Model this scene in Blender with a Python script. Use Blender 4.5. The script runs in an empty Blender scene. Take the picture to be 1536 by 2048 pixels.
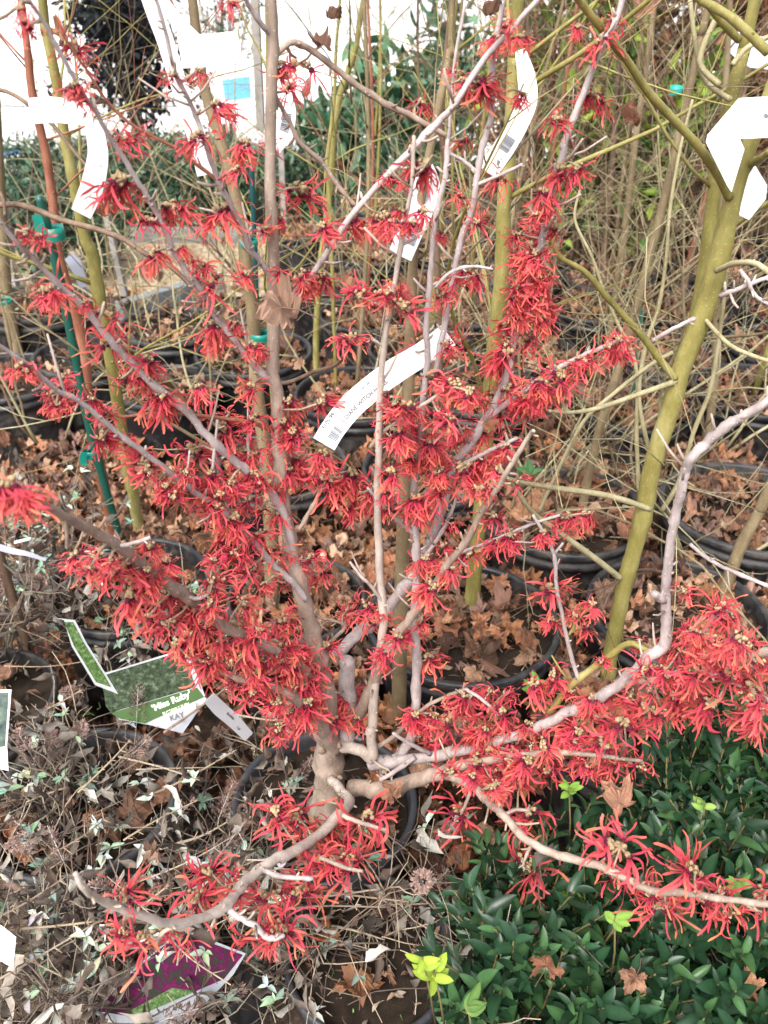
import bpy, math, random
import numpy as np
from mathutils import Vector, Matrix, Quaternion, noise

R = math.radians
rnd = random.Random(11)
scene = bpy.context.scene
C = scene.collection

# ------------------------------------------------------------------ camera
CAMZ, PITCH, FPX, CX, CY = 1.5, R(33), 1704.0, 768.0, 1024.0
cam_d = bpy.data.cameras.new('camera')
cam = bpy.data.objects.new('camera', cam_d); C.objects.link(cam)
cam.location = (0, 0, CAMZ); cam.rotation_euler = (R(90) - PITCH, 0, 0)
cam_d.sensor_fit = 'VERTICAL'; cam_d.sensor_height = 24.0; cam_d.sensor_width = 18.0
cam_d.lens = 24.0 * FPX / 2048.0
cam_d.clip_start = 0.05; cam_d.clip_end = 300
cam_d.dof.use_dof = True; cam_d.dof.focus_distance = 1.12; cam_d.dof.aperture_fstop = 5.2
scene.camera = cam

# ------------------------------------------------------------------ world, sun, exposure
SUN_EL, SUN_AZ = R(52), R(205)          # azimuth measured from +Y clockwise: the sun stands behind and left of the camera
w = bpy.data.worlds.new('World'); scene.world = w; w.use_nodes = True
nt = w.node_tree; bg = nt.nodes['Background']
sky = nt.nodes.new('ShaderNodeTexSky'); sky.sky_type = 'NISHITA'; sky.sun_disc = False
sky.sun_elevation = SUN_EL; sky.sun_rotation = SUN_AZ
sky.air_density = 1.0; sky.dust_density = 5.0; sky.ozone_density = 0.6
hs = nt.nodes.new('ShaderNodeHueSaturation'); hs.inputs['Saturation'].default_value = 0.35
nt.links.new(sky.outputs[0], hs.inputs['Color'])
nt.links.new(hs.outputs[0], bg.inputs['Color']); bg.inputs['Strength'].default_value = 0.15
sd = bpy.data.lights.new('sun', 'SUN'); sun = bpy.data.objects.new('sun', sd); C.objects.link(sun)
sd.energy = 1.0; sd.angle = R(30); sd.color = (1.0, 0.96, 0.90)
sdir = Vector((math.sin(SUN_AZ) * math.cos(SUN_EL), math.cos(SUN_AZ) * math.cos(SUN_EL), math.sin(SUN_EL)))
sun.rotation_euler = sdir.to_track_quat('Z', 'Y').to_euler(); sun.location = (0, 0, 6)
vs = scene.view_settings
scene.display_settings.display_device = 'sRGB'
vs.view_transform = 'Standard'; vs.look = 'None'; vs.gamma = 1; vs.use_curve_mapping = False
vs.exposure = 1.34

# ------------------------------------------------------------------ projection helpers
FW = Vector((0, math.cos(PITCH), -math.sin(PITCH))); UP = Vector((0, math.sin(PITCH), math.cos(PITCH))); RT = Vector((1, 0, 0))
CAM = Vector((0, 0, CAMZ))
def ray(px, py): return FW + RT * ((px - CX) / FPX) + UP * ((CY - py) / FPX)
def P(px, py, Y):
    d = ray(px, py); return CAM + d * (Y / d.y)
def PT(px, py, Y):
    d = ray(px, py); return Y / d.y            # depth along the axis: px * depth / FPX = metres
def PZ(px, py, z):
    d = ray(px, py); return CAM + d * ((z - CAMZ) / d.z)
def PP(px, py, q, n):
    d = ray(px, py); return CAM + d * ((q - CAM).dot(n) / d.dot(n))
def proj(p):
    q = Vector(p) - CAM; t = q.dot(FW)
    if t < 0.05: return (-9999, -9999, t)
    return (CX + FPX * q.x / t, CY - FPX * q.dot(UP) / t, t)
def inframe(p, m=60):
    x, y, t = proj(p); return t > 0 and -m < x < 1536 + m and -m < y < 2048 + m

# ------------------------------------------------------------------ mesh builder
class MB:
    def __init__(s): s.V = []; s.C = []; s.L = []; s.N = []; s.MI = []; s.n = 0
    def raw(s, V, loops, counts, col, mi=0):
        V = np.asarray(V, float).reshape(-1, 3); k = len(V)
        col = np.asarray(col, float)
        if col.ndim == 1: col = np.tile(col, (k, 1))
        s.V.append(V); s.C.append(col); s.L.append(np.asarray(loops, int) + s.n); s.N.append(np.asarray(counts, int))
        s.MI.append(np.full(len(counts), mi, int)); s.n += k
    def inst(s, T, M, tint=None, mi=None):
        V, L, N, Cc = T
        A = np.array(M.to_3x3()); t = np.array(M.translation)
        c = Cc if tint is None else Cc * np.asarray(tint)
        s.raw(V @ A.T + t, L, N, c, mi or 0)
    def poly(s, pts, col, mi=0): s.raw([tuple(p) for p in pts], list(range(len(pts))), [len(pts)], col, mi)
    def tube(s, pts, rad, sides=8, col=(1, 1, 1), jit=0.0, mi=0, r=rnd):
        k = len(pts)
        if k < 2: return
        d0 = (pts[1] - pts[0]).normalized()
        u = d0.orthogonal().normalized()
        V = []
        for i, p in enumerate(pts):
            if i == 0: d = d0
            elif i == k - 1: d = (pts[i] - pts[i - 1]).normalized()
            else: d = (pts[i + 1] - pts[i - 1]).normalized()
            u = (u - d * u.dot(d));
            u = u.normalized() if u.length > 1e-6 else d.orthogonal().normalized()
            v = d.cross(u); rr = rad[i] * (1 + r.uniform(-jit, jit))
            for j in range(sides):
                a = 2 * math.pi * j / sides; rj = rr * (1 + (r.uniform(-jit, jit) * .5 if jit else 0))
                V.append(p + u * (math.cos(a) * rj) + v * (math.sin(a) * rj))
        V.append(pts[0]); V.append(pts[-1] + (pts[-1] - pts[-2]).normalized() * rad[-1] * .6)
        L = []; N = []
        for i in range(k - 1):
            for j in range(sides):
                a = i * sides + j; b = i * sides + (j + 1) % sides
                L += [a, b, b + sides, a + sides]; N.append(4)
        for j in range(sides):
            L += [j, k * sides, (j + 1) % sides]; N.append(3)
            e = (k - 1) * sides; L += [e + (j + 1) % sides, k * sides + 1, e + j]; N.append(3)
        s.raw([tuple(p) for p in V], L, N, col, mi)
    def lathe(s, prof, seg=48, col=(1, 1, 1), mi=0, c=(0, 0, 0)):
        V = []; L = []; N = []
        for (r_, z) in prof:
            for j in range(seg):
                a = 2 * math.pi * j / seg; V.append((c[0] + r_ * math.cos(a), c[1] + r_ * math.sin(a), c[2] + z))
        for i in range(len(prof) - 1):
            for j in range(seg):
                a = i * seg + j; b = i * seg + (j + 1) % seg; L += [a, b, b + seg, a + seg]; N.append(4)
        s.raw(V, L, N, col, mi)
    def blob(s, c, rx, ry, rz, col, jit=.15, seg=7, rings=5, r=rnd, mi=0):
        V = [(c[0], c[1], c[2] - rz)]; L = []; N = []
        for i in range(1, rings):
            ph = math.pi * i / rings
            for j in range(seg):
                a = 2 * math.pi * j / seg; q = 1 + r.uniform(-jit, jit)
                V.append((c[0] + rx * q * math.sin(ph) * math.cos(a), c[1] + ry * q * math.sin(ph) * math.sin(a), c[2] - rz * q * math.cos(ph)))
        V.append((c[0], c[1], c[2] + rz)); e = len(V) - 1
        for j in range(seg): L += [0, 1 + (j + 1) % seg, 1 + j]; N.append(3)
        for i in range(rings - 2):
            for j in range(seg):
                a = 1 + i * seg + j; b = 1 + i * seg + (j + 1) % seg; L += [a, b, b + seg, a + seg]; N.append(4)
        q = 1 + (rings - 2) * seg
        for j in range(seg): L += [q + j, q + (j + 1) % seg, e]; N.append(3)
        s.raw(V, L, N, col, mi)
    def box(s, c, h, col=(1, 1, 1), M=None, mi=0):
        V = [Vector((x * h[0], y * h[1], z * h[2])) for x in (-1, 1) for y in (-1, 1) for z in (-1, 1)]
        if M is not None: V = [M @ v for v in V]
        V = [tuple(v + Vector(c)) for v in V]
        L = [0, 1, 3, 2, 4, 6, 7, 5, 0, 4, 5, 1, 2, 3, 7, 6, 0, 2, 6, 4, 1, 5, 7, 3]
        s.raw(V, L, [4] * 6, col, mi)
    def T(s):
        """as a template"""
        return (np.concatenate(s.V), np.concatenate(s.L), np.concatenate(s.N), np.concatenate(s.C))
    def mesh(s, name, mats, smooth=True):
        me = bpy.data.meshes.new(name)
        if s.n == 0: return me
        V = np.concatenate(s.V); L = np.concatenate(s.L); N = np.concatenate(s.N); Cc = np.concatenate(s.C); MI = np.concatenate(s.MI)
        me.vertices.add(len(V)); me.vertices.foreach_set('co', V.astype(np.float32).ravel())
        me.loops.add(len(L)); me.loops.foreach_set('vertex_index', L.astype(np.int32))
        me.polygons.add(len(N)); st = np.concatenate([[0], np.cumsum(N)[:-1]])
        me.polygons.foreach_set('loop_start', st.astype(np.int32))
        me.polygons.foreach_set('material_index', MI.astype(np.int32))
        me.polygons.foreach_set('use_smooth', np.full(len(N), smooth))
        me.update(calc_edges=True)
        ca = me.color_attributes.new('Col', 'FLOAT_COLOR', 'POINT')
        q = np.ones((len(V), 4), np.float32); q[:, :3] = Cc; ca.data.foreach_set('color', q.ravel())
        for m in (mats if isinstance(mats, (list, tuple)) else [mats]): me.materials.append(m)
        return me
    def build(s, name, mats, parent=None, smooth=True, loc=None):
        """verts are world space; parent is an Empty (translation only)"""
        o = bpy.data.objects.new(name, s.mesh(name, mats, smooth)); C.objects.link(o)
        if parent is not None:
            o.parent = parent; base = wloc(parent); o.location = -base
        return o

def wloc(o):
    l = Vector(o.location)
    while o.parent: o = o.parent; l += Vector(o.location)
    return l
def tag(o, label=None, cat=None, group=None, kind=None):
    if label: o['label'] = label
    if cat: o['category'] = cat
    if group: o['group'] = group
    if kind: o['kind'] = kind
    return o
def empty(name, loc, label=None, cat=None, group=None):
    o = bpy.data.objects.new(name, None); C.objects.link(o); o.location = loc; o.empty_display_size = .05
    return tag(o, label, cat, group)
def child(name, me, parent, loc=(0, 0, 0), rot=None, sc=1.0):
    o = bpy.data.objects.new(name, me); C.objects.link(o); o.parent = parent; o.location = loc
    if rot is not None: o.rotation_mode = 'QUATERNION'; o.rotation_quaternion = rot
    o.scale = (sc, sc, sc); return o

def spline(pts, sub=5):
    """Catmull-Rom through Vectors; returns points and parameter 0..1"""
    n = len(pts); out = []; par = []
    for i in range(n - 1):
        p0 = pts[max(i - 1, 0)]; p1 = pts[i]; p2 = pts[i + 1]; p3 = pts[min(i + 2, n - 1)]
        for k in range(sub):
            t = k / sub
            out.append(.5 * ((2 * p1) + (p2 - p0) * t + (2 * p0 - 5 * p1 + 4 * p2 - p3) * t * t + (3 * p1 - p0 - 3 * p2 + p3) * t ** 3))
            par.append((i + t) / (n - 1))
    out.append(pts[-1]); par.append(1.0)
    return out, par

# ------------------------------------------------------------------ materials
def newmat(name):
    m = bpy.data.materials.new(name); m.use_nodes = True; n = m.node_tree.nodes; l = m.node_tree.links
    return m, n, l, n['Principled BSDF']
def nnoise(n, l, scale, detail=4, rough=.6, vec=None, coord='Object'):
    t = n.new('ShaderNodeTexNoise'); t.inputs['Scale'].default_value = scale; t.inputs['Detail'].default_value = detail
    t.inputs['Roughness'].default_value = rough
    c = n.new('ShaderNodeTexCoord'); l.new(c.outputs[coord] if vec is None else vec, t.inputs['Vector']); return t
def ramp(n, l, fac, stops):
    r = n.new('ShaderNodeValToRGB'); l.new(fac, r.inputs[0])
    while len(r.color_ramp.elements) < len(stops): r.color_ramp.elements.new(.5)
    for e, (p, c) in zip(r.color_ramp.elements, stops): e.position = p; e.color = (*c, 1)
    return r
def bump(n, l, b, h, st=.4, dist=.002):
    k = n.new('ShaderNodeBump'); k.inputs['Strength'].default_value = st; k.inputs['Distance'].default_value = dist
    l.new(h, k.inputs['Height']); l.new(k.outputs[0], b.inputs['Normal'])
def bark(name, a, b, c, scale=60, rough=.75, patch=6):
    m, n, l, bs = newmat(name)
    co = n.new('ShaderNodeTexCoord'); mp = n.new('ShaderNodeMapping'); mp.inputs['Scale'].default_value = (1, 1, .35)
    l.new(co.outputs['Object'], mp.inputs[0])
    t = nnoise(n, l, scale, 6, .7, mp.outputs[0]); t2 = nnoise(n, l, patch, 3, .6)
    mx = n.new('ShaderNodeMath'); mx.operation = 'MULTIPLY_ADD'; mx.inputs[1].default_value = .55; l.new(t.outputs[0], mx.inputs[0])
    m2 = n.new('ShaderNodeMath'); m2.operation = 'MULTIPLY'; m2.inputs[1].default_value = .45; l.new(t2.outputs[0], m2.inputs[0]); l.new(m2.outputs[0], mx.inputs[2])
    r = ramp(n, l, mx.outputs[0], [(.36, a), (.5, b), (.64, c)])
    vo = n.new('ShaderNodeTexVoronoi'); vo.inputs['Scale'].default_value = 170; l.new(co.outputs['Object'], vo.inputs['Vector'])
    lt = n.new('ShaderNodeMath'); lt.operation = 'LESS_THAN'; lt.inputs[1].default_value = .16; l.new(vo.outputs['Distance'], lt.inputs[0])
    mix = n.new('ShaderNodeMix'); mix.data_type = 'RGBA'; ml = n.new('ShaderNodeMath'); ml.operation = 'MULTIPLY'; ml.inputs[1].default_value = .45
    l.new(lt.outputs[0], ml.inputs[0]); l.new(ml.outputs[0], mix.inputs[0]); l.new(r.outputs[0], mix.inputs[6]); mix.inputs[7].default_value = (*[min(1, x * 1.5) for x in c], 1)
    at = n.new('ShaderNodeAttribute'); at.attribute_name = 'Col'
    mu = n.new('ShaderNodeMix'); mu.data_type = 'RGBA'; mu.blend_type = 'MULTIPLY'; mu.inputs[0].default_value = 1
    l.new(mix.outputs[2], mu.inputs[6]); l.new(at.outputs[0], mu.inputs[7]); l.new(mu.outputs[2], bs.inputs['Base Color'])
    bs.inputs['Roughness'].default_value = rough
    bump(n, l, bs, t.outputs[0], .55, .0015)
    return m
def attr_mat(name, rough=.6, trans=.0, var=.25, nscale=40, spec=.5, bumpst=.3, objvar=.0, coat=0.0):
    """colour from the mesh's own colour attribute, broken up by noise, with light coming through thin blades"""
    m, n, l, bs = newmat(name)
    at = n.new('ShaderNodeAttribute'); at.attribute_name = 'Col'
    t = nnoise(n, l, nscale, 4, .65)
    mr = n.new('ShaderNodeMapRange'); mr.inputs[1].default_value = .3; mr.inputs[2].default_value = .7
    mr.inputs[3].default_value = 1 - var; mr.inputs[4].default_value = 1 + var; l.new(t.outputs[0], mr.inputs[0])
    h = n.new('ShaderNodeHueSaturation'); l.new(at.outputs[0], h.inputs['Color'])
    if objvar:
        oi = n.new('ShaderNodeObjectInfo'); m3 = n.new('ShaderNodeMapRange'); m3.inputs[3].default_value = 1 - objvar; m3.inputs[4].default_value = 1 + objvar
        l.new(oi.outputs['Random'], m3.inputs[0]); mm = n.new('ShaderNodeMath'); mm.operation = 'MULTIPLY'
        l.new(mr.outputs[0], mm.inputs[0]); l.new(m3.outputs[0], mm.inputs[1]); l.new(mm.outputs[0], h.inputs['Value'])
    else: l.new(mr.outputs[0], h.inputs['Value'])
    l.new(h.outputs[0], bs.inputs['Base Color'])
    bs.inputs['Roughness'].default_value = rough; bs.inputs['Specular IOR Level'].default_value = spec
    if bumpst: bump(n, l, bs, t.outputs[0], bumpst, .002)
    if trans:
        tr = n.new('ShaderNodeBsdfTranslucent'); l.new(h.outputs[0], tr.inputs['Color'])
        mx = n.new('ShaderNodeMixShader'); mx.inputs[0].default_value = trans
        out = n['Material Output']; l.new(bs.outputs[0], mx.inputs[1]); l.new(tr.outputs[0], mx.inputs[2]); l.new(mx.outputs[0], out.inputs['Surface'])
    return m
M = {}
M['wh_bark'] = bark('witch_hazel_bark', (.15, .108, .082), (.285, .215, .17), (.44, .355, .29), 70)
M['wh_pale'] = bark('witch_hazel_pale_bark', (.30, .25, .21), (.45, .38, .33), (.58, .51, .45), 80)
M['wh_grey'] = bark('witch_hazel_grey_bark', (.20, .165, .16), (.36, .305, .295), (.51, .45, .44), 80)
M['olive'] = bark('olive_bark', (.13, .115, .028), (.235, .205, .055), (.36, .32, .125), 45, .6, 5)
M['shoot'] = bark('pale_olive_shoot_bark', (.20, .175, .09), (.33, .29, .16), (.46, .42, .27), 60, .65, 8)
M['tan'] = bark('tan_bark', (.12, .085, .045), (.20, .15, .08), (.31, .245, .145), 45, .7)
M['redbark'] = bark('red_brown_bark', (.13, .045, .022), (.25, .09, .05), (.36, .16, .10), 50, .6)
M['darkbark'] = bark('dark_bark', (.06, .035, .022), (.13, .08, .05), (.22, .15, .10), 60, .7)
M['petal'] = attr_mat('petal', .6, .35, .14, 120, .25, .25, .16)
M['calyx'] = attr_mat('bud_scale', .85, 0, .25, 300, .2, .5, .08)
M['dry'] = attr_mat('dry_leaf', .7, .15, .38, 60, .35, .6, .38)
M['green'] = attr_mat('glossy_leaf', .36, .14, .22, 60, .45, .15, 0)
M['softgreen'] = attr_mat('soft_leaf', .8, .20, .2, 60, .2, .3, 0)
M['twig'] = attr_mat('dry_twig', .8, 0, .25, 90, .3, .5, 0)
M['black'] = attr_mat('black_plastic', .38, 0, .25, 25, .5, .10, 0)
def dusty():
    m, n, l, bs = newmat('dusty_black_plastic'); at = n.new('ShaderNodeAttribute'); at.attribute_name = 'Col'
    t = nnoise(n, l, 4.5, 8, .72); oi = n.new('ShaderNodeObjectInfo'); ad = n.new('ShaderNodeMath'); ad.operation = 'MULTIPLY_ADD'; ad.inputs[1].default_value = .16; l.new(oi.outputs['Random'], ad.inputs[0]); l.new(t.outputs[0], ad.inputs[2])
    mr = n.new('ShaderNodeMapRange'); mr.inputs[1].default_value = .54; mr.inputs[2].default_value = .80; mr.inputs[3].default_value = 0; mr.inputs[4].default_value = .75; l.new(ad.outputs[0], mr.inputs[0])
    mx = n.new('ShaderNodeMix'); mx.data_type = 'RGBA'; l.new(mr.outputs[0], mx.inputs[0]); l.new(at.outputs[0], mx.inputs[6]); mx.inputs[7].default_value = (.105, .092, .082, 1); l.new(mx.outputs[2], bs.inputs['Base Color'])
    r2 = n.new('ShaderNodeMapRange'); r2.inputs[3].default_value = .36; r2.inputs[4].default_value = .9; l.new(mr.outputs[0], r2.inputs[0]); l.new(r2.outputs[0], bs.inputs['Roughness']); bump(n, l, bs, t.outputs[0], .25, .004); return m
M['black'] = dusty()
M['soil'] = attr_mat('soil', .95, 0, .55, 90, .2, .9, 0)
M['tagw'] = attr_mat('white_tag_vinyl', .38, .25, .03, 30, .5, .05, 0)
M['ink'] = attr_mat('printed_ink', .5, 0, .05, 60, .3, 0, 0)
M['teal'] = attr_mat('teal_plastic', .35, .1, .12, 60, .5, .1, 0)
M['wood'] = attr_mat('weathered_wood', .85, 0, .28, 14, .3, .5, 0)
M['seed'] = attr_mat('seed_head', .95, .0, .35, 200, .1, .6, 0)

def ground_mat():
    m, n, l, bs = newmat('bark_mulch_ground')
    t = nnoise(n, l, 26, 8, .75); t2 = nnoise(n, l, 1.3, 3, .5)
    r = ramp(n, l, t.outputs[0], [(.3, (.022, .016, .012)), (.5, (.075, .048, .032)), (.62, (.16, .10, .065)), (.75, (.25, .17, .12))])
    l.new(r.outputs[0], bs.inputs['Base Color']); bs.inputs['Roughness'].default_value = .95
    bump(n, l, bs, t.outputs[0], 1, .02); return m
def chip_mat(a, b, c, sc=60):
    m, n, l, bs = newmat('chips')
    v = n.new('ShaderNodeTexVoronoi'); v.inputs['Scale'].default_value = sc; co = n.new('ShaderNodeTexCoord'); l.new(co.outputs['Object'], v.inputs['Vector'])
    sx = n.new('ShaderNodeSeparateColor'); l.new(v.outputs['Color'], sx.inputs[0])
    r = ramp(n, l, sx.outputs[0], [(.0, a), (.5, b), (1, c)]); l.new(r.outputs[0], bs.inputs['Base Color'])
    bs.inputs['Roughness'].default_value = .9; bump(n, l, bs, v.outputs['Distance'], 1, .012); return m
M['ground'] = ground_mat(); M['chips'] = chip_mat((.20, .14, .08), (.36, .27, .17), (.52, .42, .29), 60)
M['gravel'] = chip_mat((.55, .54, .52), (.70, .69, .67), (.8, .8, .78), 40)

# ------------------------------------------------------------------ templates
def ribbon_petal(mb, base, az, el, length, width, droop, curl, cb, cm, ct, r):
    """one strap petal, crumpled along its length"""
    n = 8; d = Vector((math.cos(az) * math.cos(el), math.sin(az) * math.cos(el), math.sin(el)))
    side = Vector((-math.sin(az), math.cos(az), 0)); p = Vector(base); V = []; Cc = []
    tw = r.uniform(-.9, .9); tws = r.uniform(-.5, .5); ph = r.uniform(0, 6); yaw = r.gauss(0, .17)
    for i in range(n + 1):
        t = i / n
        wd = width * (.62 + .5 * min(1, t * 3)) * (1 if i < n else .55) * (1 - .12 * math.sin(t * 11 + ph))
        nn = d.cross(side).normalized()
        a = tw * t + .35 * math.sin(t * 9 + ph) + tws
        s2 = (side * math.cos(a) + nn * math.sin(a)) * wd * .5
        q = p + nn * (.016 * math.sin(t * 12 + ph)) + side * (.02 * math.sin(t * 8 + ph * 2))
        V += [q - s2, q + s2]
        if t < .22: c = [cb[k] * (1 - t / .22) + cm[k] * (t / .22) for k in range(3)]
        else:
            u = (t - .22) / .78; c = [cm[k] * (1 - u) + ct[k] * u for k in range(3)]
        Cc += [c, c]
        p = p + d * (length / n)
        d = (d + Vector((0, 0, -droop * (0.35 + t))) + nn * curl * t + side * yaw).normalized()
        side = (side - d * side.dot(d)).normalized()
    L = []; N = []
    for i in range(n): L += [2 * i, 2 * i + 1, 2 * i + 3, 2 * i + 2]; N.append(4)
    mb.raw([tuple(v) for v in V], L, N, Cc)

def flower_variant(seed, npet, orange, openness, thin=1.0, lng=1.0):
    r = random.Random(seed); pm = MB(); cm_ = MB()
    heads = []
    for k in range(r.choice([3, 4, 4, 5])):
        a = r.uniform(0, 6.28); q = r.uniform(.10, .34)
        heads.append(Vector((math.cos(a) * q, math.sin(a) * q, r.uniform(-.18, .12))))
    for h in heads:
        cm_.blob(h + Vector((0, 0, .03)), .085, .085, .075, (.10, .012, .03), .2, 6, 4, r)
        for k in range(4):
            a = r.uniform(0, 6.28); q = h + Vector((math.cos(a) * .07, math.sin(a) * .07, -.02)); cm_.blob(q, .045, .045, .03, (.17, .012, .035), .2, 5, 3, r)
        for k in range(2):   # khaki woolly buds above
            a = r.uniform(0, 6.28); q = h * .55 + Vector((math.cos(a) * .09, math.sin(a) * .09, .12 + r.uniform(-.03, .06)))
            t = r.uniform(.8, 1.2); cm_.blob(q, .070 * t, .058, .070, (.36 * t, .265 * t, .15 * t), .42, 7, 5, r)
        cm_.tube([Vector((0, 0, .12)), h * .6 + Vector((0, 0, .06)), h], [.05, .04, .035], 5, (.30, .2, .12))
    per = max(4, npet // len(heads))
    for h in heads:
        for k in range(per + r.choice([0, 1, 2])):
            az = math.atan2(h.y, h.x) + r.gauss(0, 1.15); el = r.gauss(-.62, .42) if not openness else r.gauss(-.12, .62)
            cb = (.22, .004, .03); tt = r.random()
            cm = (.50 + r.uniform(-.15, .12), .042 + .02 * tt, .080)
            if tt < orange: ct = (.75, .205 + r.uniform(-.08, .05), .125)
            else: ct = (.68 + r.uniform(-.16, .12), .108 + r.uniform(-.05, .06), .115)
            ribbon_petal(pm, h, az, el, r.uniform(.5, 1.05) * lng, r.uniform(.044, .070) * thin, r.uniform(.02, .34), r.gauss(0, .26 * lng), cb, cm, ct, r)
    return pm, cm_
FV = []
for k in range(10):
    pm, cm_ = flower_variant(100 + k, [50, 54, 58, 38, 56, 50, 44, 56, 36, 40][k], [.25, .4, .25, .5, .2, .85, .35, .45, .5, .3][k], k in (3, 6, 8, 9))
    FV.append((pm.T(), cm_.T(), pm.mesh('petals', M['petal']), cm_.mesh('calyx', M['calyx'])))

for k in range(4):
    pm, cm_ = flower_variant(140 + k, [30, 24, 32, 27][k], [.5, .7, .4, .6][k], True, .98, 1.16)
    FV.append((pm.T(), cm_.T(), pm.mesh('petals', M['petal']), cm_.mesh('calyx', M['calyx'])))

def dry_leaf_T(seed, col, curl=.5, lobes=5):
    """lobed maple leaf about 1 across, curled up as it dried"""
    r = random.Random(seed); V = []; L = []; N = []; Cc = []
    ang = []; rad = []
    tips = [(-2.25, .62), (-1.15, .92), (0, 1.0), (1.15, .92), (2.25, .62)]
    for i, (a, q) in enumerate(tips):
        a += r.uniform(-.08, .08); q *= r.uniform(.88, 1.05)
        for da, f in ((-.42, .62), (-.28, .84), (-.18, .78), (0, 1.0), (.18, .78), (.28, .84), (.42, .62)):
            ang.append(a + da); rad.append(q * f * r.uniform(.93, 1.05))
        if i < 4: ang.append((a + tips[i + 1][0]) / 2); rad.append(.50 * r.uniform(.85, 1.2))
    ang.append(math.pi); rad.append(.12)
    m = len(ang); cx = r.uniform(-.9, .9) * curl; cy = r.uniform(-.9, .9) * curl; fold = r.uniform(.2, 1.1) * curl; off = r.uniform(0, 99)
    def wp(x, y):
        z = cx * x * x + cy * y * y + fold * abs(x) * .5 + (noise.noise(Vector((x * 2.1 + off, y * 2.1, off))) * .55) * (.4 + curl * .8)
        k = curl * .5
        return (x * (1 - k * .3 * abs(x)), y * (1 - k * .25 * abs(y)), z)
    V.append(wp(0, 0)); Cc.append([c * .8 for c in col])
    for ring in (.45, .78, 1.0):
        for a, q in zip(ang, rad):
            V.append(wp(math.sin(a) * q * ring, math.cos(a) * q * ring)); j = r.uniform(.8, 1.2)
            vein = 1.12 if abs(q - 1) < .1 else 1
            Cc.append([c * j * vein for c in col])
    for j in range(m):
        L += [0, 1 + j, 1 + (j + 1) % m]; N.append(3)
        for k in range(2):
            a = 1 + k * m + j; b = 1 + k * m + (j + 1) % m; L += [a, a + m, b + m, b]; N.append(4)
    mb = MB(); mb.raw(V, L, N, Cc)
    mb.tube([Vector(wp(0, 0)), Vector((r.uniform(-.1, .1), -.45, r.uniform(0, .2))), Vector((r.uniform(-.2, .2), -.85, r.uniform(-.1, .4)))], [.02, .016, .014], 4, [c * .6 for c in col])
    return mb
DRYCOL = [(.40, .19, .10), (.47, .25, .14), (.34, .15, .08), (.24, .11, .065), (.52, .31, .19), (.29, .155, .10), (.43, .19, .085),
          (.155, .085, .055), (.37, .20, .125), (.56, .36, .24), (.30, .18, .14), (.19, .10, .07), (.45, .22, .12), (.27, .17, .12)]
DL = []
for k, c in enumerate(DRYCOL):
    mb = dry_leaf_T(300 + k, c, [.8, 1.2, .9, 1.5, .8, 1.2, .6, 1.6, 1.1, .85, 1.4, 1.3, 1.2, 1.7][k])
    DL.append((mb.T(), mb.mesh('leaf', M['dry'], False)))

def blade_T(wid=.36, fold=.10, bend=.12, n=6, tip=1.0, serr=0):
    """simple pointed leaf along +Y, length 1, midrib folded"""
    V = []; Cc = []; L = []; N = []
    for i in range(n + 1):
        t = i / n; w_ = wid * .5 * (math.sin(math.pi * t ** .85) ** .6 if 0 < t < 1 else 0) + (.008)
        if serr and i % 2: w_ *= 1 + serr
        z = -bend * t * t
        V += [(-w_, t, z + fold * w_ * 2), (0, t, z), (w_, t, z + fold * w_ * 2)]
        Cc += [(1, 1, 1), (1.35, 1.3, 1.2), (1, 1, 1)]
    for i in range(n):
        a = 3 * i; L += [a, a + 1, a + 4, a + 3, a + 1, a + 2, a + 5, a + 4]; N += [4, 4]
    mb = MB(); mb.raw(V, L, N, Cc); return mb.T()
BL = [blade_T(.34, .22, .1), blade_T(.40, .3, .22), blade_T(.31, .15, -.05), blade_T(.36, .4, .3)]
BLS = blade_T(.42, .35, .35, 3); BLN = blade_T(.28, .2, .1, 2); BLR = blade_T(.5, .5, .6, 4)

def shrivel_T(seed):
    r = random.Random(seed); V = []; Cc = []; L = []; N = []; n = 5; tw = r.uniform(-2.6, 2.6); bx = r.uniform(-.5, .5); bz = r.uniform(-.8, .8); roll = r.uniform(.5, 1.5)
    for i in range(n + 1):
        t = i / n; w_ = (.17 * math.sin(math.pi * t) ** .6 if 0 < t < 1 else .01) * r.uniform(.6, 1.3); a = tw * t
        c = Vector((bx * t * t, t * (1 - .2 * abs(bz)), bz * t * t)); x = Vector((math.cos(a), 0, math.sin(a))); z = Vector((-math.sin(a), 0, math.cos(a)))
        for q in (-1, 0, 1): V.append(tuple(c + x * w_ * q + z * w_ * roll * abs(q))); Cc.append([r.uniform(.7, 1.25)] * 3)
    for i in range(n):
        a = 3 * i; L += [a, a + 1, a + 4, a + 3, a + 1, a + 2, a + 5, a + 4]; N += [4, 4]
    mb = MB(); mb.raw(V, L, N, Cc); return mb.T()
SHR = [shrivel_T(k) for k in range(12)]
def frame(pos, d, up, sc, sx=None):
    """matrix with +Y along d and +Z near up"""
    d = d.normalized(); x = d.cross(up)
    if x.length < 1e-4: x = d.orthogonal()
    x.normalize(); z = x.cross(d).normalized(); sx = sx or sc
    return Matrix(((x.x * sx, d.x * sc, z.x * sc, pos.x), (x.y * sx, d.y * sc, z.y * sc, pos.y), (x.z * sx, d.z * sc, z.z * sc, pos.z), (0, 0, 0, 1)))
def rvec(r, s=1.0): return Vector((r.gauss(0, s), r.gauss(0, s), r.gauss(0, s)))

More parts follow.
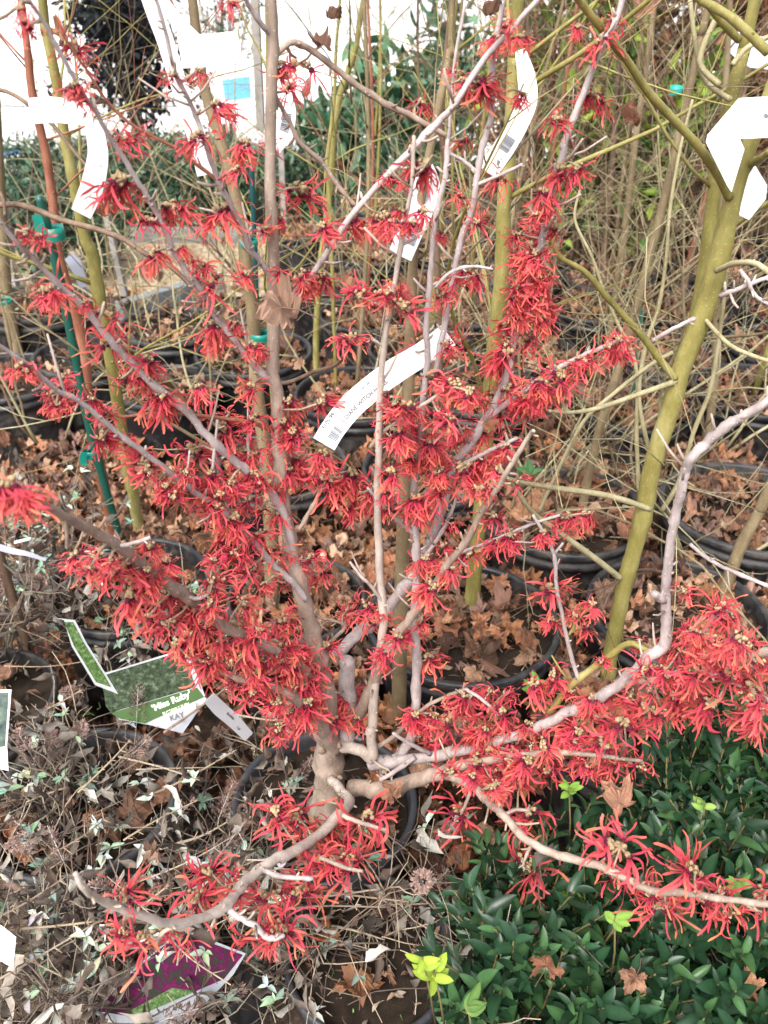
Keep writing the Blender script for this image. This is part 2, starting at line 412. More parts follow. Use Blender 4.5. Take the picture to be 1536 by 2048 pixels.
# ------------------------------------------------------------------ the setting
def sheet(name, pts, z, mat):
    mb = MB(); mb.poly([(x, y, z) for x, y in pts], (1, 1, 1)); o = mb.build(name, mat, None, False); o['kind'] = 'structure'; return o
def rough_sheet(name, x0, x1, y0, y1, nx, ny, z, amp, mat, col=(1, 1, 1)):
    V = []; L = []; N = []
    for j in range(ny + 1):
        for i in range(nx + 1):
            x = x0 + (x1 - x0) * i / nx; y = y0 + (y1 - y0) * j / ny
            V.append((x, y, z + amp * noise.noise(Vector((x * 6, y * 6, 0)))))
    for j in range(ny):
        for i in range(nx):
            a = j * (nx + 1) + i; L += [a, a + 1, a + nx + 2, a + nx + 1]; N.append(4)
    mb = MB(); mb.raw(V, L, N, col); o = mb.build(name, mat); o['kind'] = 'structure'; return o
sheet('ground', [(-60, -20), (60, -20), (60, 90), (-60, 90)], -.03, M['ground'])
rough_sheet('mulch_bed', -4, 5, -.5, 7.2, 120, 100, -.0, .012, M['ground'])
rough_sheet('woodchip_path', -5.5, .25, 4.35, 5.35, 60, 20, .018, .008, M['chips'])
sheet('pale_gravel_yard', [(-60, 8.0), (60, 8.0), (60, 90), (-60, 90)], -.02, M['gravel'])

# white polythene greenhouse side with its frame
gw = empty('greenhouse', (0, 11.5, 0), 'white polythene greenhouse side washed out by daylight behind all the plants', 'greenhouse')
mb = MB(); n = 80; V = []; L = []; N = []
for i in range(n + 1):
    x = -14 + 28 * i / n; q = .05 * math.sin(i * 1.7)
    V += [(x, 11.5 + q, 0.0), (x, 11.5 - q, 1.6), (x, 11.9, 3.0), (x, 13.2, 4.0)]
for i in range(n):
    for k in range(3): a = 4 * i + k; L += [a, a + 4, a + 5, a + 1]; N.append(4)
mb.raw(V, L, N, (.92, .93, .94)); mb.build('cover', M['tagw'], gw)
mb = MB(); mb.box((0, 11.42, .12), (14, .03, .12), (.8, .8, .8)); mb.build('base_board', M['wood'], gw)
mb = MB(); mb.box((0, 11.40, 1.05), (14, .02, .03), (.8, .8, .8)); mb.build('rail', M['wood'], gw)

# ------------------------------------------------------------------ pots
def pot_meshes():
    out = {}
    # unit radius at rim, height 2.0
    mb = MB(); prof = [(.0, 0), (.80, 0), (.82, .02), (.86, .6), (.90, 1.2), (.935, 1.62), (.94, 1.72)]
    mb.lathe(prof, 56, (.010, .011, .013)); body = mb.mesh('body', M['black'])
    mb = MB(); prof = [(.94, 1.70), (.985, 1.715), (.99, 1.80), (.965, 1.815), (.965, 1.87), (1.0, 1.885), (1.015, 1.93), (1.012, 1.985), (.995, 2.0), (.955, 1.995), (.945, 1.96), (.935, 1.80), (.925, 1.6)]
    mb.lathe(prof, 64, (.016, .0175, .021)); rim = mb.mesh('rim', M['black'])
    return body, rim
POT_BODY, POT_RIM = pot_meshes()
def grey_pot():
    mb = MB(); mb.lathe([(.0, 0), (.80, 0), (.82, .02), (.86, .6), (.90, 1.2), (.935, 1.62), (.94, 1.72)], 56, (.045, .048, .056)); b = mb.mesh('body', M['black'])
    mb = MB(); mb.lathe([(.94, 1.66), (.99, 1.68), (1.0, 1.78), (.965, 1.80), (.965, 1.86), (1.015, 1.88), (1.045, 1.93), (1.045, 1.985), (1.02, 2.01), (.975, 2.0), (.955, 1.95), (.94, 1.80), (.925, 1.6)], 64, (.038, .041, .049)); return b, mb.mesh('rim', M['black'])
GREY_BODY, GREY_RIM = grey_pot()
def soil_mesh(seed):
    r = random.Random(seed); V = [(0, 0, 1.84)]; L = []; N = []; Cc = [(.05, .035, .025)]; seg = 40; rings = 9
    for i in range(1, rings + 1):
        for j in range(seg):
            a = 2 * math.pi * j / seg; q = .935 * i / rings
            x = q * math.cos(a); y = q * math.sin(a)
            z = 1.80 + .07 * noise.noise(Vector((x * 4, y * 4, seed))) + .05 * (1 - q) + r.uniform(-.012, .012)
            V.append((x, y, z)); t = r.uniform(.6, 1.5); Cc.append((.028 * t, .020 * t, .014 * t))
    for j in range(seg): L += [0, 1 + j, 1 + (j + 1) % seg]; N.append(3)
    for i in range(rings - 1):
        for j in range(seg):
            a = 1 + i * seg + j; b = 1 + i * seg + (j + 1) % seg; L += [a, a + seg, b + seg, b]; N.append(4)
    mb = MB(); mb.raw(V, L, N, Cc); return mb.mesh('soil', M['soil'])
SOILS = [soil_mesh(k) for k in range(4)]
pots = []
def pot(x, y, r, zr, label, group=None, tilt=0):
    e = empty('nursery_pot', (x, y, 0), label, 'plant pot', group)
    e.rotation_euler = (rnd.uniform(-.02, .02) + tilt, rnd.uniform(-.02, .02), rnd.uniform(0, 6))
    for nm, me in (('body', GREY_BODY if y < 1.0 else POT_BODY), ('rim', GREY_RIM if y < 1.0 else POT_RIM), ('soil', rnd.choice(SOILS))):
        o = child(nm, me, e); o.scale = (r, r, zr / 2)
    pots.append((x, y, r, zr)); return e
def potpx(px, py, a, zr, label, group=None):
    p = PZ(px, py, zr); r = a * proj(p)[2] / FPX
    return pot(p.x, p.y, r, zr, label, group)
G_BACK = 'black nursery pots standing in rows behind the witch hazel'
potpx(925, 1240, 192, .36, 'black pot full of orange brown leaves right behind the centre of the witch hazel')
potpx(1245, 1450, 165, .36, 'black pot at the foot of the thick olive green trunk')
potpx(1352, 1218, 178, .36, 'black pot heaped with maple leaves just behind the thick olive trunk')
potpx(1130, 1015, 165, .36, 'black pot behind and right of the leaf filled pot in the middle')
potpx(1500, 1010, 175, .36, 'black pot at the right edge behind the grey branch')
potpx(590, 1195, 138, .36, 'black pot holding the tree whose trunk base is wrapped in white')
potpx(255, 1165, 158, .34, 'black pot behind the left red flowering branches with brown stems in it')
potpx(648, 1600, 178, .30, 'dark pot in which the red witch hazel stands')
potpx(165, 1600, 182, .36, 'large black pot at lower left with grey leaved butterfly bush')
potpx(735, 1900, 165, .27, 'black pot with bare dark soil in front of the witch hazel trunk')
potpx(420, 1800, 130, .26, 'black pot half hidden between the lower left pot and the low witch hazel branch')
potpx(-40, 1400, 150, .33, 'grey rimmed pot cut off by the left edge')
potpx(330, 1960, 150, .24, 'black pot under the magenta flower picture card')
potpx(338, 648, 104, .38, 'black pot with thin upright stems left of the second brown trunk')
potpx(330, 768, 100, .34, 'black pot with dry soil behind the long left branch')
potpx(508, 700, 116, .36, 'black pot beside the big brown leaf caught on the main stem')
potpx(175, 705, 108, .36, 'black pot around the green stake at left')
potpx(25, 750, 120, .34, 'black pot with dry soil near the left edge')
potpx(70, 600, 110, .42, 'tall black pot at the far left edge')
potpx(600, 462, 62, .36, 'black pot far back left of the main stem in the row by the chips')
NHERO = len(pots)
G = []
row = 0; y = 1.62
while y < 5.2:
    x = -2.6 + (row % 2) * .22
    while x < 3.2:
        xx = x + rnd.uniform(-.05, .05); yy = y + rnd.uniform(-.04, .04); r = rnd.choice([.175, .19, .20])
        sx, sy, _ = proj((xx, yy, .36))
        left = (sx < 640 and (sy < 640 or sy > 820))
        if -200 < sx < 1740 and not (left and yy > 2.9) and not (sx < 240 and yy < 2.1) and all((xx - a) ** 2 + (yy - b) ** 2 > ((r + c) * .93) ** 2 for a, b, c, _ in pots):
            pot(xx, yy, r, rnd.uniform(.33, .38), 'black nursery pot with fallen leaves in the rows behind the witch hazel', G_BACK)
        x += .42
    y += .40; row += 1
# two pots under the green shrubs
pot(.27, .60, .16, .24, 'black pot hidden under the glossy green shrub at lower right')
pot(.56, .76, .16, .24, 'black pot under the green shrub at the right edge')

# ------------------------------------------------------------------ witch hazel
W = [
 # (points, widths px, Y values) the trunk first
 ('trunk', [(655, 1650), (660, 1590), (658, 1530), (655, 1470), (652, 1400), (645, 1350), (632, 1300), (612, 1220), (592, 1140), (575, 1060), (562, 980), (560, 900), (555, 800), (546, 730), (547, 600), (545, 450), (540, 300), (545, 100), (542, -30)],
  [66, 62, 56, 50, 44, 39, 36, 33, 32, 31, 30, 29, 27, 25, 24, 23, 22, 24, 22], [.93, .93, .93, .92, .92, .92, .92, .92, .92, .93, .93, .93, .93, .93, .94, .94, .94, .95, .95], 'wh_bark'),
 ('branch', [(690, 1480), (694, 1420), (694, 1370), (695, 1318)], [38, 34, 33, 31], [.93, .95, .95, .95], 'wh_grey'),
 ('branch', [(672, 1500), (640, 1450), (600, 1404), (550, 1374), (500, 1364), (440, 1344), (395, 1328)], [30, 28, 24, 17, 13, 10, 8], [.92, .88, .84, .82, .80, .78, .77], 'wh_bark'),
 ('branch', [(655, 1390), (600, 1330), (540, 1295), (465, 1262), (410, 1225), (375, 1194), (340, 1169), (290, 1134), (240, 1094), (190, 1064), (140, 1039), (90, 1010), (50, 985), (5, 965)], [20, 20, 19, 22, 24, 24, 23, 23, 22, 21, 20, 18, 17, 15],
  [.92, .86, .82, .78, .75, .73, .71, .69, .66, .64, .61, .58, .56, .54], 'wh_bark'),
 ('branch', [(235, 1092), (262, 1088), (300, 1075)], [10, 9, 7], [.66, .65, .65], 'wh_grey'),
 ('branch', [(370, 1190), (395, 1197), (416, 1188)], [9, 8, 7], [.73, .72, .72], 'wh_grey'),
 ('branch', [(668, 1490), (720, 1500), (745, 1515), (742, 1470), (745, 1440), (752, 1340), (766, 1250), (760, 1150), (755, 1012), (757, 912), (760, 787), (768, 690), (790, 560), (808, 450), (823, 375), (828, 272)],
  [26, 24, 22, 20, 19, 18, 17, 16, 15, 14, 13, 12, 10, 9, 8, 7], [.92] * 8 + [.9, .89, .88, .87, .86, .85, .84, .84], 'wh_pale'),
 ('branch', [(740, 1520), (780, 1525), (808, 1504), (828, 1449), (833, 1324), (828, 1224), (833, 1124), (828, 1024), (833, 922), (840, 862), (848, 787), (855, 712), (852, 657), (858, 587), (863, 512), (873, 425), (890, 350), (895, 280)],
  [28, 27, 22, 19, 18, 17, 16, 15, 14, 14, 14, 13, 12, 12, 11, 11, 10, 8], [.93] * 10 + [.92] * 8, 'wh_grey'),
 ('branch', [(705, 1448), (740, 1384), (762, 1325), (798, 1264), (843, 1209), (888, 1139), (938, 1074), (963, 1024), (998, 972), (1018, 937), (1058, 872), (1068, 862)], [24, 23, 20, 18, 16, 15, 14, 13, 12, 11, 9, 7], [.95, .93, .91, .9, .88, .86, .84, .82, .8, .79, .78, .77], 'wh_bark'),
 ('branch', [(672, 1312), (710, 1272), (755, 1237), (808, 1174), (850, 1110), (880, 1030), (905, 940), (940, 890), (970, 840), (992, 805), (1013, 752), (1028, 677), (1043, 627), (1063, 557), (1078, 500), (1093, 440), (1103, 395), (1118, 340), (1128, 290), (1148, 235), (1178, 160), (1198, 100), (1228, 50), (1250, -20)],
  [24, 25, 24, 22, 19, 18, 18, 17, 17, 17, 16, 16, 15, 15, 14, 14, 14, 14, 14, 13, 13, 12, 12, 10], [.97, .99] + [1.0] * 8 + [1.0] * 14, 'wh_grey'),
 ('branch', [(970, 840), (1048, 782), (1093, 752), (1143, 722), (1193, 700), (1240, 680)], [13, 12, 11, 10, 9, 7], [1.0, .99, .98, .97, .96, .95], 'wh_grey'),
 ('branch', [(833, 1130), (868, 1089), (903, 1024), (915, 985)], [8, 8, 7, 5], [.93, .93, .93, .93], 'wh_grey'),
 ('branch', [(820, 1025), (868, 975), (913, 938), (968, 907), (1035, 876)], [10, 10, 9, 8, 6], [.93, .92, .91, .9, .89], 'wh_grey'),
 ('branch', [(740, 895), (768, 862), (805, 837), (843, 812), (890, 780)], [9, 9, 8, 8, 6], [.89, .89, .88, .88, .87], 'wh_bark'),
 ('branch', [(740, 1530), (768, 1526), (818, 1519), (888, 1509), (958, 1494), (1008, 1479), (1053, 1466), (1093, 1447), (1138, 1424), (1183, 1403), (1233, 1374), (1268, 1344), (1298, 1314), (1328, 1289), (1333, 1239), (1330, 1194), (1333, 1149), (1343, 1074), (1353, 1022), (1363, 982), (1371, 945), (1385, 912), (1418, 882), (1458, 847), (1488, 832), (1545, 797)],
  [28, 24, 22, 20, 20, 20, 20, 21, 21, 22, 23, 24, 24, 24, 20, 19, 19, 19, 19, 19, 19, 20, 20, 19, 18, 18], [.93, .92, .91, .90, .89, .88, .87, .86, .85, .84, .83, .82, .81, .81, .81, .81, .81, .81, .81, .8, .8, .79, .79, .78, .78, .77], 'wh_grey'),
 ('branch', [(1328, 1200), (1308, 1188)], [20, 16], [.81, .80], 'wh_grey'),
 ('branch', [(1098, 1425), (1135, 1380), (1163, 1354), (1218, 1312), (1253, 1289), (1272, 1290), (1300, 1304)], [15, 15, 14, 14, 14, 13, 12], [.87, .87, .86, .85, .84, .83, .82], 'olive'),
 ('branch', [(1156, 1358), (1138, 1294), (1125, 1234), (1113, 1174), (1108, 1109), (1085, 1062), (1066, 1030)], [9, 9, 8, 8, 8, 7, 6], [.86, .87, .87, .87, .88, .88, .88], 'wh_grey'),
 ('branch', [(1110, 1106), (1126, 1086)], [6, 5], [.88, .88], 'wh_grey'),
 ('branch', [(1138, 1270), (1160, 1235), (1188, 1210)], [6, 6, 5], [.87, .88, .88], 'olive'),
 ('branch', [(1240, 1372), (1280, 1362), (1318, 1359), (1383, 1339), (1440, 1330), (1493, 1318), (1550, 1298)], [15, 15, 16, 17, 17, 17, 17], [.83, .8, .78, .76, .73, .7, .68], 'wh_bark'),
 ('branch', [(1395, 1338), (1430, 1346), (1468, 1364), (1545, 1402)], [10, 10, 10, 9], [.75, .73, .72, .69], 'wh_grey'),
 ('branch', [(1385, 1300), (1395, 1285), (1423, 1239), (1448, 1204)], [8, 8, 9, 8], [.79, .79, .79, .79], 'wh_grey'),
 ('branch', [(1380, 1088), (1418, 1119), (1468, 1144), (1545, 1176)], [8, 8, 8, 8], [.85, .84, .83, .82], 'wh_grey'),
 ('branch', [(955, 1492), (978, 1476), (958, 1452)], [8, 8, 7], [.89, .89, .89], 'wh_grey'),
 ('branch', [(860, 1508), (825, 1490), (786, 1466)], [10, 9, 7], [.9, .89, .89], 'wh_grey'),
 ('branch', [(745, 1500), (790, 1470), (850, 1415), (900, 1390), (930, 1378)], [10, 9, 8, 8, 6], [.93, .93, .92, .92, .92], 'wh_bark'),
 ('branch', [(930, 1378), (960, 1396), (998, 1430)], [7, 7, 6], [.92, .91, .90], 'wh_grey'),
 ('branch', [(830, 1514), (790, 1542), (760, 1560)], [12, 10, 8], [.9, .89, .88], 'wh_grey'),
 ('branch', [(700, 1575), (760, 1580), (820, 1565), (880, 1545), (930, 1530), (1020, 1515), (1110, 1505), (1200, 1512), (1285, 1522)], [36, 32, 30, 28, 20, 14, 11, 9, 7], [.9, .88, .86, .84, .82, .80, .78, .76, .74], 'wh_bark'),
 ('branch', [(890, 1548), (943, 1571), (973, 1601), (1003, 1626), (1033, 1661), (1063, 1686), (1118, 1711), (1193, 1731), (1243, 1753), (1303, 1781), (1368, 1786), (1433, 1796), (1545, 1809)], [18, 17, 16, 16, 16, 17, 17, 16, 16, 15, 14, 13, 12], [.83, .76, .71, .67, .64, .62, .60, .58, .57, .55, .53, .51, .49], 'wh_bark'),
 ('branch', [(943, 1574), (935, 1600), (922, 1628)], [8, 7, 6], [.79, .78, .78], 'wh_bark'),
 ('branch', [(1008, 1630), (1030, 1620), (1058, 1621)], [8, 7, 7], [.72, .72, .72], 'wh_bark'),
 ('branch', [(1063, 1690), (1052, 1712), (1045, 1735)], [7, 6, 5], [.68, .67, .67], 'wh_bark'),
 ('branch', [(662, 1560), (690, 1588), (698, 1606), (683, 1628), (635, 1671), (590, 1703), (545, 1721), (505, 1751), (474, 1781), (450, 1811), (405, 1836), (345, 1847), (300, 1837), (225, 1811), (185, 1791), (167, 1775), (150, 1746)],
  [20, 19, 19, 20, 21, 21, 21, 21, 21, 21, 19, 18, 18, 17, 14, 13, 10], [.9, .86, .83, .79, .73, .68, .65, .62, .59, .56, .53, .50, .48, .46, .44, .43, .43], 'wh_pale'),
 ('branch', [(685, 1631), (725, 1646), (775, 1662)], [10, 9, 7], [.76, .75, .75], 'wh_bark'),
 ('branch', [(525, 1739), (565, 1753), (625, 1757)], [11, 10, 9], [.63, .62, .62], 'wh_grey'),
 ('branch', [(640, 1715), (690, 1735), (725, 1742)], [9, 8, 7], [.66, .65, .65], 'wh_bark'),
 ('branch', [(450, 1811), (480, 1836), (510, 1851), (535, 1876), (568, 1871)], [14, 13, 12, 11, 9], [.56, .55, .54, .53, .53], 'wh_grey'),
 ('branch', [(385, 1842), (330, 1862), (312, 1890)], [10, 9, 8], [.52, .51, .51], 'wh_bark'),
 # long left limbs
 ('branch', [(596, 1160), (575, 1050), (550, 995), (520, 962), (475, 927), (425, 882), (370, 822), (310, 772), (260, 722), (210, 667), (170, 617), (110, 562), (60, 510), (40, 492), (-20, 420)], [14, 17, 18, 18, 17, 17, 16, 15, 15, 14, 13, 12, 11, 10, 8],
  [.92, .92, .91, .90, .88, .86, .85, .83, .82, .80, .79, .77, .75, .74, .72], 'wh_grey'),
 ('branch', [(612, 1200), (585, 1164), (550, 1134), (500, 1074), (445, 1022), (400, 992), (350, 952), (290, 907), (225, 857), (165, 807), (110, 777), (60, 732), (0, 692), (-20, 680)], [12, 14, 14, 14, 13, 13, 12, 12, 11, 11, 10, 9, 8, 7],
  [.90, .89, .88, .87, .85, .84, .82, .80, .78, .76, .74, .72, .70, .69], 'wh_grey'),
 ('branch', [(552, 770), (530, 752), (490, 707), (460, 667), (430, 632), (410, 592), (380, 552), (350, 507), (330, 460), (305, 410), (280, 370), (250, 320), (220, 275), (195, 230), (165, 185), (145, 150), (115, 95), (85, 40), (50, -10)], [16, 16, 15, 14, 14, 13, 13, 12, 12, 11, 11, 11, 10, 10, 9, 9, 9, 8, 7],
  [.93, .92, .91, .90, .89, .88, .87, .86, .85, .84, .83, .82, .81, .80, .79, .78, .77, .76, .75], 'wh_grey'),
 ('branch', [(546, 560), (520, 520), (500, 500), (480, 450), (460, 405), (435, 360), (415, 300), (395, 240), (375, 195), (350, 145), (330, 60), (310, -10)], [14, 13, 12, 12, 11, 11, 10, 10, 9, 9, 8, 7], [.94, .93, .92, .91, .9, .89, .88, .88, .87, .86, .85, .84], 'wh_grey'),
 ('branch', [(435, 360), (395, 330), (350, 295), (280, 260), (225, 215), (175, 145), (120, 60)], [8, 8, 7, 7, 6, 6, 5], [.89, .88, .88, .87, .86, .85, .84], 'redbark'),
 ('branch', [(545, 860), (500, 845), (450, 837), (380, 830), (300, 827), (235, 832), (185, 797), (165, 770)], [9, 8, 8, 7, 7, 6, 6, 5], [.93, .9, .89, .88, .87, .86, .85, .84], 'redbark'),
 ('branch', [(543, 70), (525, 50), (500, 15), (485, -15)], [12, 11, 10, 9], [.95, .94, .93, .92], 'wh_grey'),
 ('branch', [(565, 640), (590, 585), (620, 555), (650, 512), (700, 435), (768, 358), (828, 295), (880, 240), (908, 210), (968, 120), (1018, 65), (1075, 0)], [11, 12, 12, 12, 13, 13, 14, 14, 13, 13, 12, 10], [.94, .95, .96, .96, .96, .96, .96, .96, .95, .95, .94, .93], 'wh_grey'),
 ('branch', [(550, 110), (590, 85), (650, 120), (700, 160), (768, 205), (830, 235), (890, 270)], [12, 13, 13, 13, 13, 12, 11], [1.0, 1.02, 1.04, 1.05, 1.05, 1.05, 1.05], 'wh_bark'),
 ('branch', [(546, 170), (555, 200), (580, 245), (600, 285), (640, 320), (675, 370), (710, 410)], [7, 9, 9, 9, 9, 9, 8], [.97, .99, 1.0, 1.0, 1.0, 1.0, 1.0], 'wh_bark'),
 ('branch', [(868, 760), (890, 640), (905, 560), (923, 475), (943, 425), (953, 360), (963, 300), (983, 225), (985, 125), (1008, -10)], [9, 12, 12, 13, 13, 13, 13, 12, 12, 11], [.93, .96, .97, .98, .98, .98, .98, .98, .98, .98], 'wh_grey'),
 ('branch', [(945, 372), (1000, 350), (1045, 328)], [8, 7, 6], [.98, .98, .98], 'wh_grey'),
 ('branch', [(870, 575), (900, 545), (940, 533), (985, 538)], [7, 7, 6, 5], [.92, .92, .92, .92], 'wh_grey'),
 ('branch', [(955, 345), (925, 320), (898, 300), (900, 240), (910, 120), (930, 10)], [8, 7, 7, 7, 7, 6], [.98, .98, .98, .98, .98, .98], 'wh_grey'),
 ('branch', [(598, 1060), (620, 1020), (640, 985), (655, 950)], [9, 9, 8, 7], [.92, .93, .94, .94], 'wh_bark'),
 ('branch', [(770, 1210), (740, 1170), (720, 1150), (700, 1124)], [7, 7, 6, 5], [.92, .91, .91, .91], 'wh_grey'),
 ('branch', [(768, 695), (755, 684), (741, 678)], [6, 6, 6], [.87, .87, .87], 'wh_grey'),
 ('branch', [(830, 1070), (795, 1040), (765, 1010), (735, 975)], [8, 8, 7, 6], [.93, .92, .92, .92], 'wh_grey'),
 ('branch', [(640, 1300), (665, 1280), (690, 1250), (640, 1235), (628, 1222)], [8, 8, 6, 6, 8], [.93, .94, .94, .93, .92], 'wh_bark'),
 ('branch', [(425, 940), (430, 890), (435, 840)], [7, 6, 5], [.86, .86, .86], 'wh_grey'),
 ('branch', [(500, 945), (497, 900), (495, 855)], [7, 6, 6], [.9, .9, .9], 'wh_grey'),
 ('branch', [(1120, 1030), (1060, 1050), (1000, 1075), (950, 1095), (905, 1110)], [6, 6, 7, 7, 7], [.95, .95, .94, .93, .9], 'wh_grey'),
 ('branch', [(1305, 682), (1348, 657), (1390, 637)], [10, 9, 9], [1.0, .98, .97], 'wh_grey'),
 ('branch', [(1440, 592), (1478, 577), (1540, 552)], [10, 9, 9], [.9, .88, .87], 'wh_grey'),
 ('branch', [(1480, 540), (1495, 560), (1510, 590), (1540, 610)], [8, 8, 7, 7], [.88, .87, .87, .86], 'wh_grey'),
]
wb = P(655, 1650, .93); WROOT = Vector((wb.x, wb.y, wb.z))
wh = empty('witch_hazel', WROOT, 'vase shaped witch hazel covered in spidery red flowers, filling the middle of the picture', 'shrub')
SAMP = []
for (nm, pts, wds, ys, mt) in W:
    if len(ys) < len(pts): ys = ys + [ys[-1]] * (len(pts) - len(ys))
    ys = ys[:len(pts)]
    wp = [P(x, y, Y) for (x, y), Y in zip(pts, ys)]
    rr = [w_ * .5 * PT(x, y, Y) / FPX for (x, y), Y, w_ in zip(pts, ys, wds)]
    sp, par = spline(wp, 5); m = len(pts) - 1
    rad = []
    for i, t in enumerate(par):
        k = min(int(t * m), m - 1); f = t * m - k; rad.append(rr[k] * (1 - f) + rr[k + 1] * f)
    for i in range(1, len(sp) - 1):
        sp[i] = sp[i] + rvec(rnd, rad[i] * .10)
        if rnd.random() < .13: rad[i] *= 1.22
    mb = MB(); mb.tube(sp, rad, 10 if max(rad) > .006 else 7, (1, 1, 1), .05)
    # small buds and spurs
    if nm == 'branch':
        for i in range(2, len(sp) - 1):
            if rnd.random() < .30:
                d = (sp[i + 1] - sp[i - 1]).normalized(); s_ = rvec(rnd); s_ = (s_ - d * s_.dot(d)).normalized(); s_ = (s_ + d * .6).normalized()
                l_ = rnd.uniform(.003, .010) if rnd.random() < .75 else rnd.uniform(.015, .05)
                r0 = min(rad[i] * .55, .0016)
                mb.tube([sp[i], sp[i] + s_ * (rad[i] + l_ * .5), sp[i] + s_ * (rad[i] + l_) + Vector((0, 0, l_ * .15))], [r0, r0, r0 * .7], 5, (1.0, .95, .85), .1)
    else:
        # burr knots at the swollen foot
        for k in range(9):
            q = sp[rnd.randint(2, 14)] + Vector((rnd.uniform(-.02, .02), -.018 + rnd.uniform(-.006, .006), rnd.uniform(-.02, .02)))
            mb.blob(q, .006, .004, .007, (.95, .9, .85), .3)
    o = mb.build(nm, M[mt], wh)
    for i, p in enumerate(sp):
        x, y, t = proj(p); SAMP.append((x, y, p.y, rad[i], p))
SA = np.array([(s_[0], s_[1]) for s_ in SAMP])

FL = """60 60 34;150 110 42;150 205 46;345 165 36;400 150 26;430 225 36;265 290 40;390 290 48;250 385 55;470 20 32;600 150 46;575 190 34;495 300 36;470 350 34;345 430 46;440 440 46;600 400 50;530 470 28;80 490 36;310 520 40;500 560 36;
700 460 46;760 450 42;640 465 38;420 580 46;400 545 34;105 595 50;210 645 44;640 575 50;605 560 36;425 670 50;720 610 42;215 705 50;300 735 46;510 700 34;700 690 42;40 745 36;305 810 50;110 800 44;180 810 40;400 790 38;500 790 44;580 820 42;650 820 38;
210 890 38;390 920 52;290 945 46;480 920 44;430 870 46;520 980 40;390 1000 44;350 1010 36;480 1050 48;450 1090 40;520 1080 38;590 880 36;660 980 54;700 960 46;650 920 40;620 1130 38;640 1160 34;440 1030 40;540 1110 36;
950 190 56;920 175 36;1040 85 36;985 90 34;840 215 30;850 350 44;790 370 34;1200 95 40;1190 210 44;1110 250 40;1050 200 24;930 290 28;1000 370 38;1130 355 48;1160 350 36;1080 400 44;925 400 26;1100 470 40;1060 530 46;1040 480 30;830 455 22;940 560 42;900 575 30;1080 575 52;
1050 620 50;1090 620 36;1040 690 50;1010 665 36;1020 725 44;995 745 36;880 600 28;800 630 46;760 600 38;920 700 34;1240 700 30;1215 705 28;1170 740 40;1120 765 40;1080 785 44;1050 810 40;860 770 44;905 780 36;940 800 38;810 825 48;790 880 48;860 900 44;930 880 38;970 870 38;
1015 900 34;1000 835 36;920 960 48;880 990 44;960 990 36;830 1010 42;780 960 38;740 1000 38;700 1020 34;990 1045 30;1020 1085 34;1000 1100 28;1130 1050 42;1165 1040 32;1090 1075 26;850 1130 36;905 1150 38;870 1190 38;935 1120 32;1105 1195 48;730 1220 32;700 1240 26;820 1270 38;800 1285 30;860 1330 38;
1170 1270 32;150 1120 40;200 1130 44;250 1150 44;300 1110 38;340 1130 34;260 1200 48;330 1215 52;390 1235 48;440 1180 42;300 1250 44;370 1290 48;470 1275 48;520 1285 50;560 1310 48;600 1330 44;420 1330 44;350 1300 42;480 1330 40;395 1350 42;480 1370 42;540 1365 46;610 1380 42;
650 1410 50;625 1420 40;590 1455 48;660 1450 38;560 1470 34;690 1400 34;900 1450 50;865 1480 44;940 1420 42;1000 1440 42;1060 1385 38;1100 1360 36;960 1485 46;1150 1455 48;1200 1455 50;1250 1465 48;1300 1435 46;1180 1405 36;1340 1400 48;1400 1350 56;1460 1365 54;1500 1400 56;1430 1430 54;
1500 1450 48;1350 1320 44;1420 1290 42;1480 1290 42;1440 1225 36;1290 1345 38;1520 1340 42;950 1535 48;1010 1550 50;1060 1540 44;1100 1560 42;900 1560 36;1230 1530 40;1280 1540 28;1150 1520 36;980 1510 40;590 1645 50;550 1645 42;660 1590 34;730 1650 48;680 1695 50;620 1685 42;640 1735 44;
700 1740 44;420 1765 50;395 1805 46;470 1790 38;540 1805 44;600 1800 42;250 1805 50;300 1890 56;250 1875 36;510 1880 44;560 1880 44;350 1885 38;920 1640 44;1060 1635 38;1055 1745 50;1240 1710 50;1240 1770 38;1320 1830 46;1390 1755 48;1400 1815 44;1300 1795 36;1530 1805 44;1460 1840 32;
20 990 60;60 1010 50;1010 60 24;1160 60 20;1230 50 24;780 860 36;830 870 34;900 850 36;950 930 40;820 930 36;870 940 36;770 830 30;1000 950 26;560 900 30;600 940 34;630 960 34;420 960 38;360 960 34;460 980 36;500 1010 34;560 1040 30;470 1120 34;500 1150 34;430 1130 30;530 1180 28;
480 1220 38;420 1215 36;560 1250 34;600 1270 30;340 1255 34;230 1160 34;180 1150 30;290 1170 38;460 1300 34;520 1330 36;580 1360 36;500 1400 34;550 1420 34;1080 650 36;1065 600 34;1030 590 34;1010 690 32;1060 500 30;1100 430 32;1070 440 30;1120 1460 40;1060 1460 34;1020 1490 38;1080 1500 36;
1200 1500 36;1330 1440 40;1380 1400 44;1450 1310 40;1500 1310 38;1380 1280 34;1330 1350 36;1260 1400 34;1220 1400 30;1160 1480 34;940 1560 34;990 1580 32;1040 1580 30;870 1440 36;920 1400 30;1010 1400 30""".replace('\n', '')
flowers = []
for s_ in FL.split(';'):
    x, y, r_ = [float(q) for q in s_.split()]
    d = np.hypot(SA[:, 0] - x, (SA[:, 1] - (y - r_ * .35))); k = int(np.argmin(d)); flowers.append((x, y, r_, k, float(d[k])))
_n0 = len(flowers)
_r = random.Random(8)
